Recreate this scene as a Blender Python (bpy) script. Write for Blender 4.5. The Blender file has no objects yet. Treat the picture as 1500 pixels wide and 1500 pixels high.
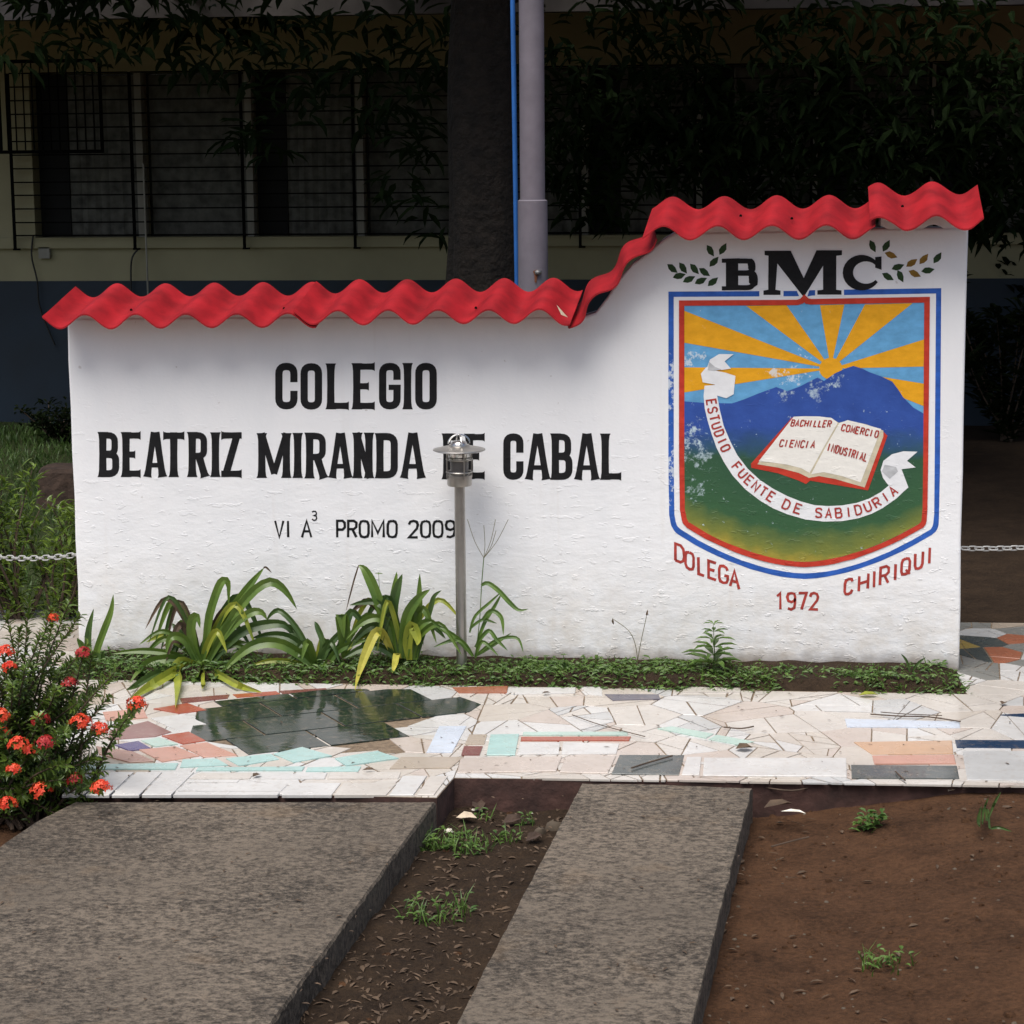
import bpy, math, random
from mathutils import Vector, Matrix, noise

R = random.Random(11)
SC = bpy.context.scene
COL = SC.collection

# ------------------------------------------------------------------ camera
F, CX, CY = 3000.0, 743.0, 708.0           # focal length and principal point, in photo pixels (1500 wide)
YAW, PITCH, ROLL = math.radians(5.6), math.atan((708 - 237) / 3000.0), math.radians(0.48)
CAM_H = 2.25
fwd = Vector((-math.sin(YAW) * math.cos(PITCH), math.cos(YAW) * math.cos(PITCH), -math.sin(PITCH)))
rgt0 = Vector((math.cos(YAW), math.sin(YAW), 0))
up0 = rgt0.cross(fwd)
upv = up0 * math.cos(ROLL) + rgt0 * math.sin(ROLL)
rgt = rgt0 * math.cos(ROLL) - up0 * math.sin(ROLL)
def ray(x, y): return fwd * F + rgt * (x - CX) + upv * (CY - y)
_d = ray(900, 975)
CAM = Vector((0, -(-CAM_H / _d.z) * _d.y, CAM_H))      # the wall's foot lies on Y = 0, Z = 0
def onY(x, y, Y=0.0):
    d = ray(x, y); return CAM + d * ((Y - CAM.y) / d.y)
def onZ(x, y, Z=0.0):
    d = ray(x, y); return CAM + d * ((Z - CAM.z) / d.z)
cam_d = bpy.data.cameras.new('camera'); cam = bpy.data.objects.new('camera', cam_d); COL.objects.link(cam)
cam_d.sensor_width = 36; cam_d.lens = F / 1500 * 36
cam_d.shift_x = (750 - CX) / 1500; cam_d.shift_y = (CY - 750) / 1500
cam_d.clip_end = 2000; cam_d.clip_start = 0.05
M3 = Matrix((rgt, upv, -fwd)).transposed()
cam.matrix_world = Matrix.Translation(CAM) @ M3.to_4x4()
SC.camera = cam

# ------------------------------------------------------------------ light
SUN_EL, SUN_AZ = math.radians(65), math.radians(200)     # azimuth clockwise from +Y: behind the camera, a little to the left
w = bpy.data.worlds.new('World'); SC.world = w; w.use_nodes = True
wn = w.node_tree
sky = wn.nodes.new('ShaderNodeTexSky'); sky.sky_type = 'NISHITA'; sky.sun_disc = False
sky.sun_elevation = SUN_EL; sky.sun_rotation = SUN_AZ; sky.air_density = 1.0; sky.dust_density = 4.0; sky.ozone_density = 1.0
bgn = wn.nodes['Background']; bgn.inputs['Strength'].default_value = 0.058
wn.links.new(sky.outputs[0], bgn.inputs['Color'])
sd = bpy.data.lights.new('sun', 'SUN'); sun = bpy.data.objects.new('sun', sd); COL.objects.link(sun)
sd.energy = 1.5; sd.angle = math.radians(40); sd.color = (1.0, 0.97, 0.93)
sdir = Vector((math.sin(SUN_AZ) * math.cos(SUN_EL), math.cos(SUN_AZ) * math.cos(SUN_EL), math.sin(SUN_EL)))
sun.location = (0, -6, 12); sun.rotation_euler = sdir.to_track_quat('Z', 'Y').to_euler()
vs = SC.view_settings
vs.view_transform = 'Standard'; vs.look = 'None'; vs.gamma = 1; vs.exposure = 1.24
try: vs.use_curve_mapping = False
except Exception: pass

SC.cycles.max_bounces = 6; SC.cycles.diffuse_bounces = 3; SC.cycles.glossy_bounces = 3; SC.cycles.transmission_bounces = 3

# ------------------------------------------------------------------ materials
def nodes_of(name):
    m = bpy.data.materials.new(name); m.use_nodes = True
    nt = m.node_tree; return m, nt, nt.nodes['Principled BSDF']
def N(nt, typ, **kw):
    n = nt.nodes.new(typ)
    for k, v in kw.items():
        if k in n.inputs: n.inputs[k].default_value = v
        else: setattr(n, k, v)
    return n
def pos(nt): return nt.nodes.new('ShaderNodeNewGeometry').outputs['Position']
def rampn(nt, fac, stops):
    r = nt.nodes.new('ShaderNodeValToRGB'); e = r.color_ramp.elements
    while len(e) < len(stops): e.new(0.5)
    for i, (p, c) in enumerate(stops):
        e[i].position = p; e[i].color = (c if len(c) == 4 else (*c, 1))
    nt.links.new(fac, r.inputs[0]); return r.outputs[0]
def noisen(nt, vec, scale, detail=4, rough=0.55):
    n = N(nt, 'ShaderNodeTexNoise', Scale=scale, Detail=detail, Roughness=rough)
    nt.links.new(vec, n.inputs['Vector']); return n.outputs['Fac']
def mapn(nt, vec, scale):
    m = N(nt, 'ShaderNodeMapping'); m.inputs['Scale'].default_value = scale
    nt.links.new(vec, m.inputs['Vector']); return m.outputs[0]
def mixc(nt, fac, a, b, mode='MIX'):
    m = nt.nodes.new('ShaderNodeMix'); m.data_type = 'RGBA'; m.blend_type = mode
    for sock, v in ((m.inputs[0], fac), (m.inputs[6], a), (m.inputs[7], b)):
        if hasattr(v, 'is_output'): nt.links.new(v, sock)
        else: sock.default_value = v if not isinstance(v, tuple) or len(v) == 4 else (*v, 1)
    return m.outputs[2]
def mathn(nt, op, a, b=0.0, clamp=False):
    m = nt.nodes.new('ShaderNodeMath'); m.operation = op; m.use_clamp = clamp
    for i, v in enumerate((a, b)):
        if hasattr(v, 'is_output'): nt.links.new(v, m.inputs[i])
        else: m.inputs[i].default_value = v
    return m.outputs[0]
def bumpn(nt, b, h, strength=0.3, dist=0.01):
    n = N(nt, 'ShaderNodeBump', Strength=strength, Distance=dist)
    nt.links.new(h, n.inputs['Height']); nt.links.new(n.outputs[0], b.inputs['Normal']); return n
def simple(name, c, rough=0.6, var=0.25, scale=6.0, metal=0.0, bump=0.0, bscale=40.0, spec=0.5, dist=0.004):
    m, nt, b = nodes_of(name)
    p = pos(nt); f = noisen(nt, p, scale)
    lo = tuple(x * (1 - var) for x in c); hi = tuple(min(1, x * (1 + var)) for x in c)
    nt.links.new(rampn(nt, f, [(0.3, lo), (0.7, hi)]), b.inputs['Base Color'])
    b.inputs['Roughness'].default_value = rough; b.inputs['Metallic'].default_value = metal
    b.inputs['Specular IOR Level'].default_value = spec
    if bump: bumpn(nt, b, noisen(nt, p, bscale), bump, dist)
    return m
def plaster_height(nt):
    p = pos(nt)
    sep = nt.nodes.new('ShaderNodeSeparateXYZ'); nt.links.new(p, sep.inputs[0])
    low = N(nt, 'ShaderNodeMapRange'); nt.links.new(sep.outputs['Z'], low.inputs[0])
    low.inputs[1].default_value = 1.25; low.inputs[2].default_value = 0.35; low.inputs[3].default_value = 0.10; low.inputs[4].default_value = 1.0
    a = noisen(nt, mapn(nt, p, (4, 4, 7)), 1.0, 6, 0.62)
    chip = noisen(nt, mapn(nt, p, (13, 13, 30)), 1.0, 3, 0.6)
    flake = rampn(nt, chip, [(0.60, (0, 0, 0)), (0.635, (1, 1, 1)), (0.70, (.7, .7, .7))])
    s = mathn(nt, 'ADD', mathn(nt, 'MULTIPLY', a, 0.85), mathn(nt, 'MULTIPLY', flake, 0.16))
    s = mathn(nt, 'MULTIPLY', s, low.outputs[0])
    return mathn(nt, 'ADD', s, mathn(nt, 'MULTIPLY', noisen(nt, p, 55, 3), 0.07)), sep
def plaster():
    m, nt, b = nodes_of('white_painted_plaster')
    h, sep = plaster_height(nt)
    bumpn(nt, b, h, 0.6, 0.018)
    p = pos(nt)
    low = N(nt, 'ShaderNodeMapRange'); nt.links.new(sep.outputs['Z'], low.inputs[0])
    low.inputs[1].default_value = 0.55; low.inputs[2].default_value = 0.0; low.inputs[3].default_value = 0; low.inputs[4].default_value = 1
    st = noisen(nt, mapn(nt, p, (3, 3, 1.3)), 1.6, 6, 0.65)
    base = rampn(nt, st, [(0.3, (.76, .77, .78)), (0.72, (.82, .82, .82))])
    dirt = mathn(nt, 'MULTIPLY', low.outputs[0], rampn(nt, noisen(nt, p, 9, 6, 0.7), [(0.35, (0, 0, 0)), (0.75, (1, 1, 1))]))
    c = mixc(nt, mathn(nt, 'MULTIPLY', dirt, 0.75), base, (.52, .44, .33))
    foot = N(nt, 'ShaderNodeMapRange'); nt.links.new(mathn(nt, 'ADD', sep.outputs['Z'], mathn(nt, 'MULTIPLY', noisen(nt, p, 14, 4), -0.09)), foot.inputs[0])
    foot.inputs[1].default_value = 0.045; foot.inputs[2].default_value = -0.03; foot.inputs[3].default_value = 0; foot.inputs[4].default_value = 0.8
    c = mixc(nt, foot.outputs[0], c, (.16, .13, .10))
    # faint long drip marks and specks
    drip = rampn(nt, noisen(nt, mapn(nt, p, (14, 1, 0.7)), 1.0, 3), [(0.62, (0, 0, 0)), (0.8, (1, 1, 1))])
    c = mixc(nt, mathn(nt, 'MULTIPLY', drip, 0.20), c, (.55, .47, .38))
    speck = rampn(nt, noisen(nt, p, 30, 2, 0.4), [(0.755, (0, 0, 0)), (0.78, (1, 1, 1))])
    c = mixc(nt, mathn(nt, 'MULTIPLY', speck, 0.35), c, (.3, .25, .2))
    nt.links.new(c, b.inputs['Base Color']); b.inputs['Roughness'].default_value = 0.55
    return m
def paint(name, c, var=0.12, rough=0.5, worn=0.0, worn_at=()):
    """oil paint brushed on the plaster: shares the plaster's relief; 'worn' lets the white show through in flakes"""
    m, nt, b = nodes_of(name)
    h, sep = plaster_height(nt); bumpn(nt, b, h, 0.6, 0.018)
    p = pos(nt)
    f = noisen(nt, mapn(nt, p, (10, 10, 18)), 1.5, 5, 0.6)
    lo = tuple(x * (1 - var) for x in c); hi = tuple(min(1, x * (1 + var) + 0.004) for x in c)
    col = rampn(nt, f, [(0.3, lo), (0.7, hi)])
    if worn or worn_at:
        fl = noisen(nt, p, 26, 6, 0.72)
        k = rampn(nt, fl, [(0.80 - worn * 0.2, (0, 0, 0)), (0.83 - worn * 0.2, (1, 1, 1))])
        for (q, rad) in worn_at:
            vd = nt.nodes.new('ShaderNodeVectorMath'); vd.operation = 'DISTANCE'
            nt.links.new(p, vd.inputs[0]); vd.inputs[1].default_value = q
            g = N(nt, 'ShaderNodeMapRange'); nt.links.new(vd.outputs['Value'], g.inputs[0])
            g.inputs[1].default_value = 0; g.inputs[2].default_value = rad; g.inputs[3].default_value = 0.20; g.inputs[4].default_value = 0
            kk = rampn(nt, mathn(nt, 'ADD', fl, g.outputs[0]), [(0.66, (0, 0, 0)), (0.72, (1, 1, 1))])
            k = mathn(nt, 'MAXIMUM', k, kk)
        col = mixc(nt, mathn(nt, 'MULTIPLY', k, 0.8), col, (.62, .68, .72))
    nt.links.new(col, b.inputs['Base Color']); b.inputs['Roughness'].default_value = rough; b.inputs['Specular IOR Level'].default_value = 0.22
    return m
def leafm(name, c, c2, rough=0.42, scale=7.0):
    m, nt, b = nodes_of(name)
    p = pos(nt)
    nt.links.new(rampn(nt, noisen(nt, p, scale, 3), [(0.3, c), (0.7, c2)]), b.inputs['Base Color'])
    b.inputs['Roughness'].default_value = rough; b.inputs['Specular IOR Level'].default_value = 0.06 if rough > .7 else 0.4
    tr = nt.nodes.new('ShaderNodeBsdfTranslucent'); tr.inputs['Color'].default_value = (*[min(1, x * 1.3) for x in c2], 1)
    mx = nt.nodes.new('ShaderNodeMixShader'); mx.inputs[0].default_value = 0.22
    out = nt.nodes['Material Output']
    nt.links.new(b.outputs[0], mx.inputs[1]); nt.links.new(tr.outputs[0], mx.inputs[2]); nt.links.new(mx.outputs[0], out.inputs[0])
    return m
def concrete(name, c1, c2, wet=0.0):
    m, nt, b = nodes_of(name); p = pos(nt)
    f = noisen(nt, p, 2.2, 5, 0.7); g = noisen(nt, mapn(nt, p, (26, 36, 26)), 1.5, 6, 0.85)
    c = rampn(nt, mathn(nt, 'ADD', mathn(nt, 'MULTIPLY', f, 0.28), mathn(nt, 'MULTIPLY', g, 0.72)), [(0.43, c1), (0.57, c2)])
    sp = rampn(nt, noisen(nt, p, 120, 2), [(0.62, (0, 0, 0)), (0.7, (1, 1, 1))])
    c = mixc(nt, mathn(nt, 'MULTIPLY', sp, 0.35), c, (.26, .23, .19))
    st = rampn(nt, noisen(nt, p, 1.1, 4, 0.6), [(0.42, (0, 0, 0)), (0.66, (1, 1, 1))])
    c = mixc(nt, mathn(nt, 'MULTIPLY', st, 0.45), c, tuple(x * .75 for x in c1))
    oc = rampn(nt, noisen(nt, p, 3.1, 3, 0.6), [(0.60, (0, 0, 0)), (0.75, (1, 1, 1))])
    c = mixc(nt, mathn(nt, 'MULTIPLY', oc, 0.3), c, (c2[0] * .95, c2[1] * .75, c2[2] * .5))
    wv = N(nt, 'ShaderNodeTexNoise', Scale=6.0, Detail=3.0); nt.links.new(p, wv.inputs['Vector'])
    wa = nt.nodes.new('ShaderNodeVectorMath'); wa.operation = 'MULTIPLY_ADD'; nt.links.new(wv.outputs['Color'], wa.inputs[0]); wa.inputs[1].default_value = (.16, .16, .16); nt.links.new(p, wa.inputs[2])
    vo = N(nt, 'ShaderNodeTexVoronoi', Scale=0.85); vo.feature = 'DISTANCE_TO_EDGE'; nt.links.new(wa.outputs[0], vo.inputs['Vector'])
    ck = rampn(nt, vo.outputs['Distance'], [(0.002, (1, 1, 1)), (0.006, (0, 0, 0))])
    c = mixc(nt, mathn(nt, 'MULTIPLY', ck, 0.3), c, (.012, .009, .006))
    nt.links.new(c, b.inputs['Base Color']); b.inputs['Roughness'].default_value = 0.85
    bumpn(nt, b, mathn(nt, 'ADD', g, mathn(nt, 'MULTIPLY', noisen(nt, p, 130, 3), 0.6)), 0.7, 0.008)
    return m
def soil(name, c1, c2):
    m, nt, b = nodes_of(name); p = pos(nt)
    f = noisen(nt, p, 5, 6, 0.75); g = noisen(nt, p, 60, 5, 0.7)
    c = rampn(nt, mathn(nt, 'ADD', mathn(nt, 'MULTIPLY', f, 0.5), mathn(nt, 'MULTIPLY', g, 0.5)), [(0.35, c1), (0.65, c2)])
    nt.links.new(c, b.inputs['Base Color']); b.inputs['Roughness'].default_value = 0.95; b.inputs['Specular IOR Level'].default_value = 0.15
    bumpn(nt, b, g, 0.9, 0.015); return m
def tilem(name, c, rough=0.28, var=0.10):
    m, nt, b = nodes_of(name); p = pos(nt)
    f = noisen(nt, p, 5, 7, 0.7); g = noisen(nt, p, 34, 5, 0.7)
    lo = tuple(x * (1 - var) for x in c); hi = tuple(min(.9, x * (1 + var)) for x in c)
    col = rampn(nt, f, [(0.3, lo), (0.7, hi)])
    col = mixc(nt, mathn(nt, 'MULTIPLY', rampn(nt, g, [(0.52, (0, 0, 0)), (0.78, (1, 1, 1))]), 0.45), col, (.30, .23, .16))
    nt.links.new(col, b.inputs['Base Color'])
    nt.links.new(rampn(nt, noisen(nt, p, 3.0, 5), [(0.35, (rough * .45,) * 3), (0.7, (min(1, rough * 1.7),) * 3)]), b.inputs['Roughness'])
    bumpn(nt, b, noisen(nt, p, 16, 3), 0.10, 0.006)
    return m

MT = {}
MT['plaster'] = plaster()
MT['black'] = paint('black_paint', (.007, .007, .008), 0.3, 0.6, 0.1)
MT['blue'] = paint('blue_border_paint', (.025, .10, .40), 0.25, 0.5, 0.22, [(tuple(onY(983, 560)), .28), (tuple(onY(983, 690)), .3)])
MT['red'] = paint('red_border_paint', (.48, .040, .022), 0.2, 0.5, 0.12)
MT['textred'] = paint('red_letter_paint', (.36, .045, .035), 0.3, 0.5, 0.15)
MT['skyp'] = paint('sky_paint', (.12, .34, .58), 0.15, 0.5, 0.16, [(tuple(onY(1010, 525)), .10), (tuple(onY(1165, 545)), .14)])
MT['ray'] = paint('yellow_ray_paint', (.72, .34, .012), 0.12, 0.5, 0.08, [(tuple(onY(1140, 548)), .10)])
MT['leafpaint'] = paint('dark_leaf_paint', (.020, .050, .014), 0.3, 0.5, 0.1)
MT['leafgold'] = paint('gold_leaf_paint', (.22, .12, .015), 0.3, 0.5, 0.1)
MT['ribbon'] = paint('ribbon_white_paint', (.74, .75, .76), 0.06, 0.5)
MT['ribbonshade'] = paint('ribbon_grey_paint', (.46, .47, .48), 0.2, 0.5)
MT['page'] = paint('page_paint', (.78, .76, .70), 0.06, 0.5)
MT['pageedge'] = paint('page_edge_paint', (.56, .50, .36), 0.2, 0.5)
def land():
    m, nt, b = nodes_of('mountain_and_field_paint')
    h, sep = plaster_height(nt); bumpn(nt, b, h, 0.6, 0.018); p = pos(nt)
    z = sep.outputs['Z']
    zz = mathn(nt, 'ADD', z, mathn(nt, 'MULTIPLY', mathn(nt, 'SUBTRACT', noisen(nt, p, 7, 4), 0.5), 0.14))
    # the yellow foot of the field follows the shield's curved bottom
    xc = onY(1185, 800).x
    dx = mathn(nt, 'SUBTRACT', N(nt, 'ShaderNodeSeparateXYZ').outputs['X'], xc)
    sx = nt.nodes[-2] if False else None
    s2 = nt.nodes.new('ShaderNodeSeparateXYZ'); nt.links.new(p, s2.inputs[0])
    dx = mathn(nt, 'SUBTRACT', s2.outputs['X'], xc)
    zc = mathn(nt, 'SUBTRACT', zz, mathn(nt, 'MULTIPLY', mathn(nt, 'MULTIPLY', dx, dx), 0.55))
    z0, z1 = onY(1185, 830).z, onY(1185, 590).z
    mr = N(nt, 'ShaderNodeMapRange'); nt.links.new(zc, mr.inputs[0]); mr.inputs[1].default_value = z0; mr.inputs[2].default_value = z1
    low = rampn(nt, mr.outputs[0], [(0.0, (.42, .30, .03)), (0.09, (.17, .19, .03)), (0.22, (.028, .095, .035)), (0.72, (.018, .068, .038))])
    mr2 = N(nt, 'ShaderNodeMapRange'); nt.links.new(zz, mr2.inputs[0]); mr2.inputs[1].default_value = onY(1185, 675).z; mr2.inputs[2].default_value = onY(1185, 628).z
    mount = rampn(nt, noisen(nt, p, 9, 5), [(0.3, (.016, .055, .26)), (0.7, (.028, .085, .36))])
    c = mixc(nt, mr2.outputs[0], low, mount)
    fl = noisen(nt, p, 28, 7, 0.75)
    for (q, rad, gain) in (((1012, 640), .10, .2), ((1025, 665), .12, .2), ((1015, 715), .10, .17), ((1150, 575), .07, .19), ((1195, 570), .09, .22), ((1225, 558), .06, .2), ((1020, 628), .07, .2)):
        vd = nt.nodes.new('ShaderNodeVectorMath'); vd.operation = 'DISTANCE'
        nt.links.new(p, vd.inputs[0]); vd.inputs[1].default_value = tuple(onY(*q))
        g = N(nt, 'ShaderNodeMapRange'); nt.links.new(vd.outputs['Value'], g.inputs[0])
        g.inputs[1].default_value = 0; g.inputs[2].default_value = rad; g.inputs[3].default_value = gain; g.inputs[4].default_value = 0
        k = rampn(nt, mathn(nt, 'ADD', fl, g.outputs[0]), [(0.64, (0, 0, 0)), (0.74, (1, 1, 1))])
        c = mixc(nt, mathn(nt, 'MULTIPLY', k, 0.7), c, (.50, .62, .66))
    nt.links.new(c, b.inputs['Base Color']); b.inputs['Roughness'].default_value = 0.5
    return m
MT['land'] = land()
MT['sheet'] = simple('red_roof_sheet', (.26, .0085, .0125), 0.58, 0.32, 9.0, bump=0.2, bscale=45, spec=0.22)
MT['sheetedge'] = simple('raw_sheet_edge', (.55, .45, .33), 0.8, 0.2, 20)
MT['steel'] = simple('brushed_steel', (.42, .40, .37), 0.40, 0.12, 12, metal=1.0)
MT['chrome'] = simple('polished_steel', (.55, .54, .52), 0.24, 0.06, 12, metal=1.0)
MT['glass'] = simple('smoky_lamp_glass', (.16, .15, .14), 0.12, 0.2, 8)
MT['pole'] = simple('grey_pole_paint', (.145, .13, .15), 0.55, 0.14, 9, bump=0.2, bscale=70)
MT['rust'] = simple('rust', (.17, .06, .025), 0.9, 0.3, 30)
MT['bluepipe'] = simple('blue_pipe', (.016, .11, .36), 0.45, 0.15, 9)
MT['bark'] = simple('bark', (.014, .010, .007), 0.95, 0.5, 14, bump=1.0, bscale=22, dist=0.04)
MT['canopy'] = leafm('shade_tree_leaf', (.006, .012, .004), (.015, .028, .008), 0.75)
MT['canopy2'] = leafm('dusty_leaf', (.006, .010, .004), (.014, .022, .008), 0.75)
MT['cream'] = simple('cream_wall_paint', (.31, .285, .17), 0.8, 0.12, 1.5)
MT['navy'] = simple('navy_wall_paint', (.005, .016, .031), 0.6, 0.25, 2)
MT['mullion'] = simple('grey_mullion', (.27, .26, .22), 0.7, 0.15, 4)
MT['pane'] = simple('dark_window_glass', (.016, .019, .016), 0.10, 0.5, 3, spec=0.6)
MT['curtain'] = simple('dull_curtain', (.095, .095, .082), 0.85, 0.5, 9)
MT['void'] = simple('dark_opening', (.006, .006, .006), 0.9, 0.2)
MT['iron'] = simple('black_iron', (.003, .003, .003), 0.9, 0.2, spec=0.05)
MT['roofm'] = simple('roof_metal', (.10, .09, .085), 0.7, 0.2)
MT['cable'] = simple('black_cable', (.010, .010, .010), 0.6, 0.1)
MT['concrete'] = concrete('weathered_concrete', (.026, .019, .012), (.20, .16, .118))
MT['grout'] = concrete('dirty_grout', (.11, .075, .045), (.27, .20, .13))
MT['pathside'] = simple('dark_red_path_edge', (.055, .026, .020), 0.9, 0.5, 12, bump=0.6, bscale=30, dist=0.01)
MT['soil'] = soil('brown_soil', (.028, .014, .007), (.105, .052, .026))
MT['darksoil'] = soil('dark_humus', (.014, .009, .006), (.050, .032, .019))
MT['lawnsoil'] = soil('lawn_earth', (.020, .028, .010), (.045, .06, .02))
MT['stump'] = simple('rotten_wood', (.050, .030, .020), 0.9, 0.4, 14, bump=0.8, bscale=18, dist=0.02)
MT['brickred'] = simple('old_red_brick', (.14, .05, .03), 0.9, 0.3, 14)
MT['chain'] = simple('white_plastic_chain', (.40, .40, .385), 0.4, 0.1, 20)
MT['grass1'] = leafm('lawn_grass', (.030, .065, .014), (.075, .13, .028), 0.5, 3)
MT['weed'] = leafm('weed_leaf', (.035, .085, .016), (.12, .20, .038), 0.45, 20)
MT['strap1'] = leafm('strap_leaf', (.055, .11, .018), (.13, .20, .035), 0.35, 9)
MT['strap2'] = leafm('strap_leaf_dark', (.030, .065, .018), (.07, .12, .03), 0.38, 9)
MT['strap3'] = leafm('strap_leaf_yellowing', (.17, .22, .030), (.34, .36, .045), 0.4, 9)
MT['strap4'] = leafm('strap_leaf_yellow', (.36, .34, .05), (.52, .47, .09), 0.45, 25)
MT['dry'] = simple('dry_leaf', (.085, .055, .033), 0.9, 0.4, 20)
MT['straw'] = leafm('dry_stalk', (.13, .12, .06), (.22, .20, .11), 0.7, 9)
MT['ixleaf'] = leafm('ixora_leaf', (.032, .068, .014), (.11, .165, .030), 0.33, 12)
MT['ixlight'] = leafm('ixora_young_leaf', (.07, .12, .02), (.15, .22, .03), 0.38, 12)
MT['ixflower'] = leafm('ixora_petal', (.62, .035, .022), (.85, .12, .045), 0.5, 30)
MT['ixbud'] = leafm('ixora_faded_petal', (.30, .020, .025), (.50, .04, .035), 0.5, 30)
MT['twig'] = simple('brown_twig', (.075, .05, .033), 0.9, 0.3, 20)
MT['petal'] = simple('white_petal', (.66, .62, .52), 0.6, 0.15, 40)
MT['pebble'] = simple('pale_pebble', (.09, .068, .046), 0.85, 0.3, 14)
MT['footing'] = concrete('pale_footing', (.30, .28, .24), (.5, .48, .43))
TC = dict(cream=(.47, .425, .37), cream2=(.50, .465, .42), white=(.53, .52, .50), pinkish=(.46, .395, .345), greyw=(.44, .44, .43), beige=(.36, .30, .235),
          green=(.015, .024, .019), aqua=(.33, .49, .46), mint=(.38, .50, .44), red=(.32, .075, .042), maroon=(.17, .055, .048), mauve=(.21, .10, .088),
          pink=(.45, .235, .175), purple=(.060, .042, .15), brownpink=(.32, .18, .14), slate=(.060, .070, .068), navyt=(.016, .035, .075), orange=(.46, .29, .18),
          bluew=(.50, .55, .62), purplegrey=(.12, .11, .135), terracotta=(.32, .12, .068), yellow=(.27, .20, .065), grey=(.20, .20, .185))
for k, c in TC.items(): MT['t_' + k] = tilem(k + '_ceramic', c, 0.12 if k == 'green' else 0.25)

# ------------------------------------------------------------------ mesh helpers
def mesh(name, verts, faces, smooth=False):
    me = bpy.data.meshes.new(name)
    me.from_pydata([tuple(v) for v in verts], [], faces); me.update()
    if smooth:
        me.polygons.foreach_set('use_smooth', [True] * len(me.polygons)); me.set_sharp_from_angle(angle=math.radians(42))
    return me
def root(name, loc, label, cat, group=None):
    o = bpy.data.objects.new(name, None); COL.objects.link(o); o.location = loc; o.empty_display_size = 0.1
    o['label'] = label; o['category'] = cat
    if group: o['group'] = group
    bpy.context.view_layer.update
    return o
def world_loc(o):
    p = Vector((0, 0, 0))
    while o is not None: p += o.location; o = o.parent
    return p
def part(name, parent, verts, faces, mat, smooth=False, label=None, mats=None, mi=None):
    """verts in world coordinates; child of parent"""
    off = world_loc(parent) if parent else Vector((0, 0, 0))
    me = mesh(name, [Vector(v) - off for v in verts], faces, smooth)
    for m_ in (mats or [mat]): me.materials.append(MT[m_])
    if mi: me.polygons.foreach_set('material_index', mi)
    o = bpy.data.objects.new(name, me); COL.objects.link(o); o.parent = parent
    if label: o['label'] = label
    return o
def struct(name, verts, faces, mat, smooth=False, kind='structure', label=None, cat=None):
    o = part(name, None, verts, faces, mat, smooth)
    o['kind'] = kind
    if label: o['label'] = label
    if cat: o['category'] = cat
    return o
def solo(name, verts, faces, mat, label, cat, group=None, smooth=False):
    """a thing that is one mesh, origin at its first vertex's foot"""
    vs_ = [Vector(v) for v in verts]
    c = Vector((sum(v.x for v in vs_) / len(vs_), sum(v.y for v in vs_) / len(vs_), min(v.z for v in vs_)))
    me = mesh(name, [v - c for v in vs_], faces, smooth); me.materials.append(MT[mat])
    o = bpy.data.objects.new(name, me); COL.objects.link(o); o.location = c
    o['label'] = label; o['category'] = cat
    if group: o['group'] = group
    return o
def box(x0, x1, y0, y1, z0, z1):
    v = [(x, y, z) for z in (z0, z1) for y in (y0, y1) for x in (x0, x1)]
    f = [(0, 2, 3, 1), (4, 5, 7, 6), (0, 1, 5, 4), (2, 6, 7, 3), (0, 4, 6, 2), (1, 3, 7, 5)]
    return v, f
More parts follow.
